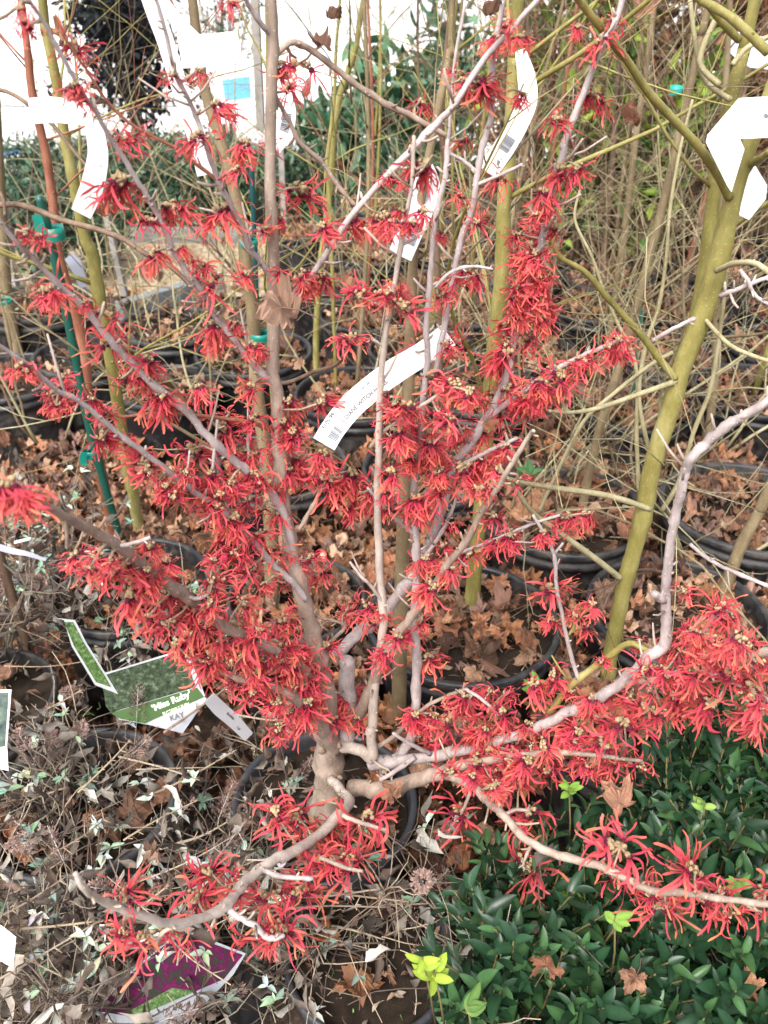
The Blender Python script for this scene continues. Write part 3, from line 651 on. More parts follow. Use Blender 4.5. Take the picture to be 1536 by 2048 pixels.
for _k in range(1500):
    if len(flowers) >= _n0 + 250: break
    bx, by, br_, _, _ = flowers[_r.randrange(_n0)]
    if by < 430 and _r.random() < .7: continue
    if by > 1600 and _r.random() < .8: continue
    x = bx + _r.gauss(0, 38); y = by + _r.gauss(0, 30)
    d = np.hypot(SA[:, 0] - x, SA[:, 1] - (y - 12)); k = int(np.argmin(d))
    if d[k] < 34: flowers.append((x, y, _r.uniform(20, 36), k, float(d[k])))
flowers_r = sorted(range(len(flowers)), key=lambda i: -flowers[i][2] + (0.3 if False else 0))
mass_p = MB(); mass_c = MB(); spur = MB(); nf = 0
for rank, i in enumerate(flowers_r):
    x, y, r_, k, dist = flowers[i]
    sx, sy, sY, srad, sp_ = SAMP[k]
    Y = sY + rnd.uniform(-.02, .03) if dist < 30 else sY + rnd.uniform(-.05, .06)
    if x < 100 and 950 < y < 1030: Y = .53
    if y > 1600: Y = sY + rnd.uniform(.012, .035)
    pos = P(x, y - r_ * .30, Y); t = PT(x, y, Y); sc = r_ * t / FPX * ((1.42 if y < 1600 else 1.6) * rnd.uniform(.82, 1.12))
    yaw = rnd.uniform(0, 6.28)
    q = Quaternion((0, 0, 1), yaw); ax = Vector((rnd.gauss(0, 1), rnd.gauss(0, 1), 0)).normalized(); q = Quaternion(ax, rnd.gauss(.0, .33)) @ q
    vi = rnd.randrange(10)
    if (y > 1590 and rnd.random() < .75) or rnd.random() < .14: vi = rnd.choice([10, 11, 12, 13])
    if vi == 5 and not (abs(x - 1080) < 60 and abs(y - 590) < 70) and rnd.random() < .6: vi = 7
    top = pos + (q @ Vector((0, 0, .12))) * sc
    # short spur joining the cluster to its branch
    if (top - sp_).length > srad:
        mid = (top + sp_) / 2 + rvec(rnd, .003); 
        tb = spur if rank >= 90 else MB(); tb.tube([sp_, mid, top], [.0016, .0013, .0013], 5, (1, .95, .85), .1)
        if rank < 90: tb.build('spur_twig', M['wh_bark'], wh)
    if rank < 100:
        f = child('flower', FV[vi][2], wh, pos - WROOT, q, sc); c_ = child('calyx', FV[vi][3], f)
    else:
        Mx = Matrix.Translation(pos) @ q.to_matrix().to_4x4() @ Matrix.Scale(sc, 4)
        g = rnd.uniform(.88, 1.1); mass_p.inst(FV[vi][0], Mx, (g, g * _r.uniform(.8, 1.15), g)); mass_c.inst(FV[vi][1], Mx)
o = mass_p.build('flower_mass', M['petal'], wh); o['kind'] = 'stuff'
o = mass_c.build('bud_mass', M['calyx'], wh); o['kind'] = 'stuff'
o = spur.build('spur_mass', M['wh_bark'], wh); o['kind'] = 'stuff'

# ------------------------------------------------------------------ young trees in the pots
def twiggy(mb, p, d, length, r0, rr, depth=0, grav=.02, wob=.10, col=(1, 1, 1)):
    n = max(4, int(length / .06)); pts = [p.copy()]; dd = d.normalized(); rad = [r0]
    for i in range(n):
        dd = (dd + rvec(rr, wob * .5) + Vector((0, 0, grav))).normalized(); p = p + dd * (length / n); pts.append(p.copy())
        rad.append(max(.0006, r0 * (1 - .75 * (i + 1) / n)))
        if depth > 0 and i > 0 and rr.random() < .42:
            s_ = rvec(rr); s_ = (s_ - dd * s_.dot(dd)).normalized()
            twiggy(mb, p, dd * .7 + s_ * .8, length * rr.uniform(.3, .6) * (1 - .4 * i / n), rad[-1] * .6, rr, depth - 1, grav, wob, col)
    mb.tube(pts, rad, 7 if r0 > .004 else 5, col, .06, 0, rr)
def tree(name, tr, wds, Y, mat, label, group=None, nb=7, seed=0, cat='young tree', blen=(.35, .8), top=2.1, extra=None, bz=(.6, 1.9), down=False):
    rr = random.Random(seed)
    wp = [P(x, y, Y) for x, y in tr]; rad = [w_ * .5 * PT(x, y, Y) / FPX for (x, y), w_ in zip(tr, wds)]
    if wp[0].z > wp[-1].z: wp.reverse(); rad.reverse()
    if down: wp.insert(0, Vector((wp[0].x, wp[0].y, .02))); rad.insert(0, rad[0])
    if wp[-1].z < top:
        d = (wp[-1] - wp[-2]).normalized(); wp.append(wp[-1] + d * (top - wp[-1].z) / max(d.z, .3)); rad.append(rad[-1] * .75)
    root = empty(name, wp[0], label, cat, group)
    sp, par = spline(wp, 6); m = len(wp) - 1; rd = []
    for t in par:
        k = min(int(t * m), m - 1); f = t * m - k; rd.append((rad[k] * (1 - f) + rad[k + 1] * f) * rr.uniform(.96, 1.05) * (1.09 if rr.random() < .12 else 1))
    mb = MB(); mb.tube(sp, rd, 14, (1, 1, 1), .025, 0, rr)
    for k in range(6):
        i = rr.randint(2, len(sp) - 3); a = rr.uniform(0, 6.28); mb.blob(sp[i] + Vector((math.cos(a), math.sin(a), 0)) * rd[i] * .8, rd[i] * .35, rd[i] * .35, rd[i] * .3, (.9, .85, .75), .25, 7, 5, rr)
    mb.build('trunk', mat, root)
    for b in range(nb):
        z = rr.uniform(*bz); i = min(range(len(sp)), key=lambda q: abs(sp[q].z - z)); a = rr.uniform(0, 6.28)
        d = Vector((math.cos(a), math.sin(a) * .6, rr.uniform(.3, 1.2)))
        mb = MB(); twiggy(mb, sp[i], d, rr.uniform(*blen), rd[i] * rr.uniform(.22, .4), rr, 2, .01, .16)
        mb.build('branch', mat, root)
    for (pp, ww, yy) in (extra or []):
        q = [P(x, y, yv) for (x, y), yv in zip(pp, yy)]; r3 = [w_ * .5 * PT(x, y, yv) / FPX for (x, y), yv, w_ in zip(pp, yy, ww)]
        s2, p2 = spline(q, 6); m2 = len(q) - 1; r4 = []
        for t in p2:
            k = min(int(t * m2), m2 - 1); f = t * m2 - k; r4.append((r3[k] * (1 - f) + r3[k + 1] * f) * rr.uniform(.95, 1.06))
        mb = MB(); mb.tube(s2, r4, 9, (1, 1, 1), .05, 0, rr)
        for i in range(2, len(s2) - 1):
            if rr.random() < .12:
                d = (s2[i + 1] - s2[i - 1]).normalized(); s_ = rvec(rr); s_ = (s_ - d * s_.dot(d)).normalized()
                mb.tube([s2[i], s2[i] + (s_ + d) * r4[i] * 1.2], [r4[i] * .5, r4[i] * .3], 5, (.9, .85, .8), 0, 0, rr)
        mb.build('branch', M['shoot'] if mat is M['olive'] and max(ww) < 14.5 else mat, root)
    return root
def eq(n, a, b=None):
    b = a if b is None else b
    return [a + (b - a) * i / (n - 1) for i in range(n)]
OX = []
def ob(pts, w0, w1, y0, y1): OX.append((pts, eq(len(pts), w0, w1), eq(len(pts), y0, y1)))
ob([(1458, 395), (1433, 347), (1398, 295), (1343, 235), (1293, 180), (1253, 120), (1208, 65), (1158, 0), (1140, -30)], 18, 15, 1.19, .98)
ob([(1480, 100), (1510, 85), (1536, 105), (1468, 40), (1403, 0), (1380, -20)][2:], 20, 16, 1.1, 1.1)
ob([(1350, 757), (1318, 717), (1288, 677), (1248, 632), (1208, 587), (1168, 542), (1118, 512), (1103, 470)], 16, 9, 1.19, 1.14)
ob([(1300, 1018), (1218, 992), (1118, 977), (1060, 968), (1013, 957)], 13, 9, 1.19, 1.1)
ob([(1013, 957), (1023, 967), (1068, 1027), (1118, 1064), (1193, 1119), (1240, 1156)], 8, 13, 1.12, 1.19)
ob([(1353, 762), (1268, 792), (1193, 817), (1140, 825), (1098, 822)], 12, 7, 1.19, 1.1)
ob([(1433, 542), (1468, 527), (1510, 527), (1545, 550)], 12, 12, 1.17, 1.05)
ob([(1278, 987), (1273, 862), (1275, 762), (1263, 702), (1233, 642), (1208, 582), (1183, 512), (1150, 440), (1160, 380)], 9, 5, 1.24, 1.3)
ob([(1298, 902), (1278, 792), (1293, 687), (1318, 612), (1333, 512), (1340, 420), (1360, 300), (1385, 200)], 9, 6, 1.24, 1.3)
ob([(1078, 1024), (1118, 937), (1168, 842), (1228, 787), (1298, 732), (1345, 705)], 7, 9, 1.25, 1.25)
ob([(1323, 1022), (1358, 962), (1388, 862), (1418, 787), (1433, 712), (1448, 597), (1452, 540)], 10, 8, 1.26, 1.26)
ob([(1395, 620), (1460, 690), (1545, 725)], 9, 8, 1.2, 1.1)
ob([(1500, 330), (1545, 300)], 16, 14, 1.2, 1.1)
tree('olive_tree', [(1213, 1400), (1218, 1324), (1233, 1250), (1248, 1174), (1268, 1100), (1288, 1024), (1298, 962), (1318, 887), (1343, 812), (1363, 737), (1393, 662), (1418, 587), (1440, 512), (1462, 410), (1492, 310), (1540, 190), (1590, 60)],
     [30, 30, 31, 32, 33, 35, 36, 37, 38, 38, 40, 42, 43, 37, 33, 31, 30], 1.2, M['olive'], 'thick smooth olive green trunk rising on the right with long green shoots', None, 0, 5, extra=OX, top=1.9)
tree('olive_tree', [(1299, 962), (1319, 887), (1343, 812), (1363, 737), (1383, 662), (1399, 590), (1413, 510), (1424, 420), (1440, 300), (1462, 200), (1488, 100), (1510, 0)], [16, 17, 19, 21, 23, 25, 27, 28, 27, 27, 26, 25], 1.36, M['olive'],
     'paler yellow olive trunk standing close behind the thick olive one', None, 4, 6, extra=[([(1478, 80), (1440, 40), (1403, -10)], [16, 15, 14], [1.32, 1.3, 1.28]), ([(1465, 130), (1495, 95), (1545, 70)], [12, 11, 10], [1.32, 1.32, 1.32]), ([(1432, 200), (1440, 170), (1400, 120), (1440, 20)][1:], [12, 12, 11], [1.32, 1.34, 1.36]),
     ([(1463, 200), (1410, 160), (1390, 80), (1380, 0)], [11, 11, 10, 9], [1.33, 1.35, 1.36, 1.36])], down=True, bz=(1.1, 1.6))
tree('young_tree', [(943, 1215), (953, 1100), (968, 962), (985, 712), (998, 612), (1005, 512), (1008, 400), (1018, 320), (1028, 130), (1036, 0)], [32, 30, 28, 28, 30, 30, 28, 28, 26, 24], 1.43, M['olive'], 'straight olive brown trunk growing from the leaf filled pot in the middle', None, 9, 7, blen=(.5, 1.0))
tree('young_tree', [(798, 1400), (805, 1100), (812, 900), (820, 700), (828, 500), (860, 300), (900, 100), (905, 0)], [30, 28, 26, 24, 20, 16, 14, 12], 1.16, M['tan'], 'brown trunk rising directly behind the middle of the witch hazel', None, 5, 8, down=True)
tree('young_tree', [(545, 1215), (540, 1024), (530, 900), (512, 762), (507, 637), (490, 512), (485, 450), (440, 275), (415, 200), (400, 130), (385, 0)], [30, 28, 27, 26, 26, 25, 24, 23, 22, 21, 20], 1.42, M['tan'], 'straight tan brown trunk behind the main stem, its foot wrapped in white', None, 6, 9)
tree('young_tree', [(265, 987), (240, 837), (225, 737), (205, 637), (185, 512), (170, 475), (150, 375), (130, 275), (110, 150), (90, 50), (85, 0)], [23, 24, 24, 25, 25, 24, 22, 21, 20, 19, 18], 1.95, M['olive'], 'tall tan olive trunk left of centre behind the curved white tag', None, 7, 10, down=True)
tree('young_tree', [(222, 1036), (200, 937), (178, 812), (165, 687), (138, 587), (115, 500), (105, 400), (90, 300), (65, 190), (55, 100), (42, 0)], [22, 22, 21, 21, 20, 19, 18, 17, 16, 15, 14], 1.85, M['redbark'], 'red brown trunk tied to the green stake at left', None, 6, 11, down=True)
tree('young_tree', [(632, 715), (640, 542), (655, 425), (672, 225), (710, 100), (727, 0)], [13, 13, 13, 13, 12, 11], 2.6, M['olive'], 'slender yellow green trunk right of the main stem', None, 10, 12, down=True)
tree('young_tree', [(660, 425), (652, 350), (668, 200), (672, 100), (680, 0)], [8, 8, 7, 7, 6], 2.5, M['olive'], 'thin yellow green sapling twin beside the slender trunk', None, 4, 13, down=True)
tree('young_tree', [(1163, 1024), (1198, 862), (1233, 752), (1263, 652), (1293, 537), (1328, 400), (1368, 225), (1408, 50), (1420, 0)], [18, 18, 18, 18, 17, 17, 16, 15, 15], 1.75, M['tan'], 'leaning tan trunk between the red blossoms and the olive trunk', None, 14, 14, down=True, blen=(.5, 1.1))
tree('young_tree', [(1405, 1240), (1443, 1189), (1483, 1089), (1518, 1024), (1560, 930)], [24, 24, 23, 22, 21], 1.45, M['tan'], 'olive brown trunk leaning out of the right edge above the leaf heap', None, 2, 15, top=1.6)
tree('young_tree', [(1423, 822), (1433, 612), (1440, 400), (1450, 200), (1460, 0)], [16, 15, 14, 13, 12], 2.2, M['tan'], 'grey brown trunk directly behind the top of the olive tree', None, 13, 16, down=True, blen=(.5, 1.1))
tree('young_tree', [(1248, 470), (1268, 300), (1290, 150), (1310, 0)], [14, 13, 12, 11], 2.9, M['tan'], 'thin grey brown trunk among the brown leaved shrubs at upper right', None, 12, 17, down=True, blen=(.5, 1.1))
tree('young_tree', [(20, 640), (5, 470), (-5, 300)], [24, 24, 22], 2.9, M['tan'], 'tan trunk cut by the left edge', None, 3, 18, down=True)
# sweeping loose branches of the trees at left, traced
lt = tree('young_tree', [(-60, 900), (-70, 600), (-85, 300), (-100, 0)], [22, 20, 18, 16], 1.3, M['darkbark'], 'dark twiggy tree just outside the left edge sending branches across', None, 0, 19, down=True, extra=[
    ([(-78, 420), (0, 410), (50, 412), (125, 440), (200, 460), (250, 480), (290, 507), (340, 532), (420, 612), (470, 677), (500, 722), (530, 762), (575, 765), (625, 745), (675, 727), (705, 680)], eq(16, 13, 8), eq(16, 1.3, 1.0)),
    ([(-75, 200), (0, 180), (65, 215), (110, 255), (150, 305), (200, 362)], eq(6, 9, 6), eq(6, 1.3, 1.1)),
    ([(-60, 330), (0, 385), (0, 215)][:2] + [(10, 430)], [8, 7, 6], [1.3, 1.25, 1.2])])
tree('young_tree', [(870, 900), (880, 700), (872, 430), (890, 350), (883, 250), (888, 150), (903, 10)], [13, 13, 13, 12, 12, 12, 11], 1.5, M['darkbark'], 'dark narrow trunk running up beside the right hand witch hazel stem', None, 5, 20, down=True)
tree('young_tree', [(170, 120), (225, 155), (280, 185), (360, 220)][::-1] + [(100, 60), (60, 0)], [12, 12, 12, 11, 10, 9], 1.3, M['darkbark'], 'dark arching branch crossing the dark column at upper left', None, 0, 21, top=0, cat='young tree') if False else None
rr = random.Random(77)
GT = 'young trees with thin bare trunks in the back rows'
nt_ = 0
for (x, y, r, zr) in pots[NHERO:]:
    if y < 1.9 or rr.random() < .22 or nt_ >= 34: continue
    if x < -1.2: continue
    px_, py_, _ = proj((x, y, zr))
    if px_ > 1640 or px_ < -60: continue
    nt_ += 1
    h = rr.uniform(1.9, 2.6); lean = rr.gauss(.0, .06) + .02 * px_ / 768
    mat = M[rr.choice(['olive', 'tan', 'tan', 'redbark', 'darkbark', 'tan'])]
    root = empty('young_tree', (x, y, zr * .9), 'slim bare trunked young tree in the back rows of pots', 'young tree', GT)
    r0 = rr.uniform(.006, .014); pts = []; rad = []
    for i in range(14):
        t = i / 13; pts.append(Vector((x + lean * t * h + .02 * math.sin(t * 7 + x * 9), y + .02 * math.sin(t * 5 + y * 7), zr * .9 + t * h))); rad.append(r0 * (1 - .6 * t))
    mb = MB(); mb.tube(pts, rad, 9, (1, 1, 1), .04, 0, rr); mb.build('trunk', mat, root)
    for b in range(rr.randint(8, 13)):
        i = rr.randint(3, 12); a = rr.uniform(0, 6.28); mb = MB()
        twiggy(mb, pts[i], Vector((math.cos(a), math.sin(a), rr.uniform(.4, 1.3))), rr.uniform(.3, .8), rad[i] * .45, rr, 2, .0, .2)
        mb.build('branch', mat, root)

rr = random.Random(707)
GB = 'thin twiggy bare shrubs among the pots'
for i, (px, Y, n_, hh) in enumerate([(980, 1.75, 9, 1.3), (1120, 2.0, 11, 1.3), (1240, 2.3, 11, 1.2), (1360, 1.9, 10, 1.3), (1490, 2.2, 10, 1.2), (1060, 2.8, 12, 1.1), (1200, 3.2, 12, 1.2), (1400, 3.0, 12, 1.2), (1520, 1.6, 7, 1.2), (880, 2.6, 10, 1.2), (740, 2.3, 9, 1.2), (660, 3.1, 9, 1.1),
        (1320, 3.8, 12, 1.3), (1130, 3.9, 12, 1.3), (960, 3.6, 11, 1.3), (400, 2.4, 6, 1.1), (250, 2.7, 6, 1.0), (60, 2.3, 6, 1.1), (820, 3.4, 10, 1.2), (560, 3.4, 6, 1.1), (40, 2.9, 8, 1.7), (190, 3.3, 9, 1.8), (330, 2.9, 9, 1.7), (470, 3.4, 9, 1.7), (650, 3.8, 8, 1.6)]):
    b = P(px, 700, Y); e = empty('bare_shrub', (b.x, Y, .3), 'bare shrub of thin tangled tan and olive twigs in the back rows', 'shrub', GB)
    for k in range(int(n_ * .6 + .5)):
        a = rr.uniform(0, 6.28); l_ = rr.uniform(.5, 1.0) * hh; mb = MB()
        twiggy(mb, Vector((b.x + .05 * math.cos(a), Y + .05 * math.sin(a), .28)), Vector((math.cos(a) * .75, math.sin(a) * .5, rr.uniform(.7, 2.0))), l_, rr.uniform(.0026, .0050), rr, 2 if Y < 2.9 else 1, rr.choice([-.07, -.04, .0, .05]), rr.uniform(.14, .3))
        mb.build('stem', M[rr.choice(['shoot', 'shoot', 'tan', 'darkbark', 'shoot'])], e)

# ------------------------------------------------------------------ shrubs behind
def shrub(name, x, y, w_, h, col, tmpl, n, ls, label, mat, group=None, stems='darkbark', flat=1.0, seed=0, z0=0.0, cat='shrub', hang=0.0):
    rr = random.Random(seed); root = empty(name, (x, y, z0), label, cat, group)
    mb = MB(); tips = []
    for k in range(12):
        a = rr.uniform(0, 6.28); q = rr.uniform(.1, .9)
        e = Vector((x + math.cos(a) * w_ * q, y + math.sin(a) * w_ * q * flat, z0 + h * rr.uniform(.55, 1.0)))
        b = Vector((x + rr.uniform(-.05, .05), y + rr.uniform(-.05, .05), z0)); m1 = b.lerp(e, .45) + Vector((0, 0, h * .12)) + rvec(rr, .03)
        s_, _ = spline([b, m1, e], 5); mb.tube(s_, eq(len(s_), .011, .003), 6, (1, 1, 1), .05, 0, rr); tips.append(s_)
        for j in range(5):
            p = s_[rr.randint(3, len(s_) - 1)]; twiggy(mb, p, rvec(rr) + Vector((0, 0, .8)), h * .35, .003, rr, 1)
    mb.build('stem', M[stems], root)
    mb = MB(); k = 0
    clumps = [Vector((x + rr.gauss(0, .45) * w_, y + rr.gauss(0, .45) * w_ * flat, z0 + h * (.25 + .75 * rr.random() ** .8))) for _ in range(max(6, n // 26))]
    while k < n:
        c = rr.choice(clumps); p = c + Vector((rr.gauss(0, 1) * w_ * .13, rr.gauss(0, 1) * w_ * .13, rr.gauss(0, 1) * h * .08))
        if p.z < z0 + .03: continue
        d = rvec(rr) + Vector((0, 0, .7 - hang)); g = rr.uniform(.6, 1.35); cc = col[rr.randrange(len(col))]
        mb.inst(rr.choice(tmpl), frame(p, d, rvec(rr), ls * rr.uniform(.6, 1.2)), (cc[0] * g, cc[1] * g, cc[2] * g)); k += 1
    mb.build('foliage', mat, root); return root
DG = [(.03, .065, .035), (.042, .09, .05), (.02, .045, .026), (.06, .12, .07)]
BRN = [(.22, .10, .06), (.32, .15, .09), (.16, .075, .05), (.38, .20, .12)]
DLT = [d[0] for d in DL[:9]]
ONE = [(1, 1, 1), (.8, .8, .8), (1.1, 1.05, 1.0)]
def at(px, py, Y): return P(px, py, Y)
def shr_px(name, px, py_base, Y, w_, h, *a, **k):
    p = P(px, py_base, Y); return shrub(name, p.x, Y, w_, h, *a, **k)
GE = 'dark evergreen shrubs beyond the wood chip path'
for i, (px, Y, w_, h) in enumerate([(60, 5.95, .6, .45), (240, 5.9, .6, .44), (420, 5.95, .55, .40), (590, 6.0, .5, .42), (150, 6.9, .7, .30), (350, 6.9, .7, .34)]):
    shr_px('evergreen_shrub', px, 400, Y, w_, h, DG, [BLN, BLS], 3800, .05, ['low dark evergreen shrub beyond the path at far left', 'low dark evergreen shrub beyond the path behind the green tie', 'low dark evergreen shrub beyond the path left of the main stem', 'low dark evergreen shrub beyond the path behind the main stem', 'dark evergreen mound in the second row, far left', 'dark evergreen mound in the second row near the hanging white tag'][i], M['green'], GE, seed=400 + i)
for i, (px, Y, w_, h) in enumerate([(70, 4.5, .32, .50), (190, 4.75, .28, .46)]):
    shr_px('evergreen_shrub', px, 480, Y, w_, h, DG, [BLN, BLS], 1300, .05, ['dark evergreen mound in front of the chips at the left edge', 'small dark evergreen mound between the green stake and the grey post'][i], M['green'], GE, seed=480 + i)
shr_px('evergreen_shrub', 270, 200, 7.6, .42, 2.1, [(.012, .014, .02), (.02, .022, .03), (.015, .02, .018)], [BLN, BLS], 9000, .085, 'nearly black upright conifer against the white background at upper left', M['softgreen'], seed=430)
shr_px('evergreen_shrub', 440, 60, 9.0, .5, 2.2, DG, [BLN, BLS], 900, .07, 'thin green conifer against the white background above the white tags', M['green'], seed=431)
for i, (px, Y, w_, h) in enumerate([(700, 5.6, .42, .72), (830, 5.2, .36, 1.0), (920, 5.9, .42, 1.35)]):
    shr_px('rhododendron', px, 300, Y, w_, h, [(.05, .13, .07), (.08, .19, .11), (.035, .09, .05)], [BL[0], BL[1], BL[2]], 520, .13, ['leathery green rhododendron just right of the main stem', 'leathery green rhododendron left of the dark narrow trunk', 'tall leathery green rhododendron behind the right hand stems'][i], M['green'], 'rhododendrons beyond the pots', seed=440 + i)
for i, (px, Y, w_, h) in enumerate([(1190, 3.9, .22, 1.45), (1030, 4.3, .25, 1.6), (1330, 3.7, .2, 1.2)]):
    shr_px('leafy_shrub', px, 250, Y, w_, h, [(.14, .22, .04), (.24, .32, .05), (.07, .14, .04)], [BLS, BLR], 360, .075, ['yellow green leafy shrub behind the long diagonal olive shoot', 'yellow green leafy shrub at the top centre right', 'low yellow green shrub half hidden by brown leaves'][i], M['softgreen'], 'yellow green shrubs', seed=450 + i)
for i, (px, Y, w_, h, n_) in enumerate([(1230, 4.4, .45, 1.6, 1000), (1380, 4.1, .42, 1.55, 900), (1080, 4.7, .42, 1.5, 700), (1540, 4.2, .45, 1.6, 700), (1330, 5.4, .6, 1.7, 1000), (1150, 5.7, .5, 1.8, 700), (1480, 5.6, .5, 1.2, 260)]):
    shr_px('brown_leaved_shrub', px, 420, Y, w_, h, ONE, DLT, n_, .045, ['shrub still holding brown leaves below the yellow green one', 'shrub thick with dry brown leaves left of the hanging right hand tag', 'thin shrub with brown leaves above the red blossoms', 'brown leaved shrub at the right edge behind the olive trunks', 'tall brown leaved shrub in the back at upper right', 'brown leaved shrub in the back near the top centre right', 'sparse brown leaved shrub against the light at the right'][i], M['dry'], 'shrubs with withered brown leaves', 'tan', seed=460 + i, hang=1.2)

# ------------------------------------------------------------------ posts, kerb, boards
def post(px0, py0, px1, py1, Y, wpx, label, col=(.30, .28, .26)):
    a = P(px0, py0, Y); b = P(px1, py1, Y); t = PT(px0, py0, Y); wd = wpx * .5 * t / FPX
    d = (b - a).normalized(); L_ = (b - a).length; q = d.to_track_quat('Z', 'Y').to_matrix()
    mb = MB(); seg = 10; V = []; L = []; N = []
    for i in range(seg + 1):
        c = a.lerp(b, i / seg)
        for sx, sy in ((-1, -1), (1, -1), (1, 1), (-1, 1)):
            V.append(tuple(c + q @ Vector((sx * wd * (1 + rnd.uniform(-.03, .03)), sy * wd * .6, 0))))
    for i in range(seg):
        for j in range(4): aa = i * 4 + j; bb = i * 4 + (j + 1) % 4; L += [aa, bb, bb + 4, aa + 4]; N.append(4)
    L += [3, 2, 1, 0, seg * 4, seg * 4 + 1, seg * 4 + 2, seg * 4 + 3]; N += [4, 4]
    mb.raw(V, L, N, col); o = mb.build('wooden_post', M['wood'], None, False); tag(o, label, 'post'); return o
post(522, 260, 508, -40, 3.0, 24, 'grey weathered board standing just left of the main stem at the top')
post(250, 590, 190, 330, 3.9, 17, 'thin grey wooden post right of the curved white tag')
post(40, 640, -10, 330, 3.4, 24, 'grey wooden post near the left edge behind the green stake')
post(570, 480, 560, 250, 4.6, 17, 'short brown grey post behind the main stem')
# timber edging
def edging(pts, Y, h, label, col):
    mb = MB()
    for (a, b) in zip(pts[:-1], pts[1:]):
        p, q = Vector(a), Vector(b); c = (p + q) / 2; d = q - p; m_ = Matrix.Rotation(math.atan2(d.y, d.x), 3, 'Z')
        mb.box((c.x, c.y, h / 2), (d.length / 2, .03, h / 2), col, m_)
    o = mb.build('timber_edging', M['wood'], None, False); tag(o, label, 'edging'); return o
a = PZ(240, 625, .05); b = PZ(440, 565, .05)
edging([(a.x, a.y, 0), (b.x, b.y, 0)], 0, .10, 'grey timber edging slanting along the near side of the wood chips', (.20, .22, .23))
a = PZ(250, 540, .05); b = PZ(480, 545, .05)
edging([(-5, 5.42, 0), (.2, 5.38, 0)], 0, .10, 'grey timber edging along the far side of the wood chips', (.22, .22, .21))

# ------------------------------------------------------------------ stake and ties
def tube_px(name, pts, ws, ys, mat, label, cat, col=(1, 1, 1), nodes=0, group=None):
    q = [P(x, y, Y) for (x, y), Y in zip(pts, ys)]; r_ = [w_ * .5 * PT(x, y, Y) / FPX for (x, y), Y, w_ in zip(pts, ys, ws)]
    s_, p_ = spline(q, 8); m = len(q) - 1; rd = []
    for t in p_:
        k = min(int(t * m), m - 1); f = t * m - k; rd.append(r_[k] * (1 - f) + r_[k + 1] * f)
    if nodes:
        for i in range(4, len(rd), nodes): rd[i] *= 1.22
    mb = MB(); mb.tube(s_, rd, 12, col, .01); o = mb.build(name, mat); tag(o, label, cat, group); return o
tube_px('plant_stake', [(78, 392), (110, 520), (148, 700), (180, 860), (212, 980), (238, 1070), (262, 1180)], [17, 17, 17, 16, 15, 14, 13], [1.74] * 7, M['teal'], 'green bamboo stake tied beside the red brown trunk at left', 'stake', (.012, .085, .062), 6)
tube_px('plant_stake', [(1290, 560), (1275, 700), (1265, 800)], [6, 6, 6], [2.3] * 3, M['teal'], 'thin green stake in the pots left of the olive trunk', 'stake', (.02, .13, .10), 6)
tube_px('plant_stake', [(503, 330), (508, 460), (515, 640)], [10, 10, 10], [2.1] * 3, M['teal'], 'dark green stake behind the main stem', 'stake', (.01, .07, .075), 6)
def band(name, px, py, Y, rpx, hpx, label, col=(.008, .22, .17), tail=None):
    c = P(px, py, Y); t = PT(px, py, Y); r_ = rpx * t / FPX; h = hpx * t / FPX
    mb = MB(); mb.lathe([(r_, -h / 2), (r_ * 1.04, 0), (r_, h / 2), (r_ * .96, h / 2), (r_ * .96, -h / 2), (r_, -h / 2)], 24, col, 0, (c.x, c.y, c.z))
    if tail:
        q = [P(x, y, Y - .03) for x, y in tail]; s_, _ = spline(q, 5); V = []
        for i, p in enumerate(s_):
            ww = h * .42 * (1 - .3 * i / len(s_)); V += [tuple(p + Vector((-ww, 0, 0))), tuple(p + Vector((ww, .004, 0)))]
        L = []; N = []
        for i in range(len(s_) - 1): L += [2 * i, 2 * i + 1, 2 * i + 3, 2 * i + 2]; N.append(4)
        mb.raw(V, L, N, col)
    o = mb.build(name, M['teal']); tag(o, label, 'plant tie'); return o
band('tie_tape', 104, 466, 1.74, 24, 26, 'teal tie tape looped round the green stake and red brown trunk', tail=[(82, 470), (78, 450), (72, 430)])
band('tie_tape', 180, 905, 1.74, 16, 16, 'teal tie tape end low down on the green stake', tail=[(168, 905), (166, 925), (170, 932)])
band('tie_tape', 520, 672, 1.42, 20, 16, 'teal tie tape on the tan trunk beside the big brown leaf')
band('tie_tape', 497, 485, 1.42, 18, 14, 'teal tie tape on the tan trunk above the blossoms')
band('tie_tape', 8, 602, 2.8, 16, 8, 'teal tie tape at the left edge')
band('tie_tape', 1352, 180, 2.6, 12, 16, 'small teal tie tape on the thin trunk at upper right', (.01, .45, .36))
band('trunk_wrap', 545, 1228, 1.42, 18, 18, 'white wrap round the foot of the tan trunk', (.75, .76, .80))

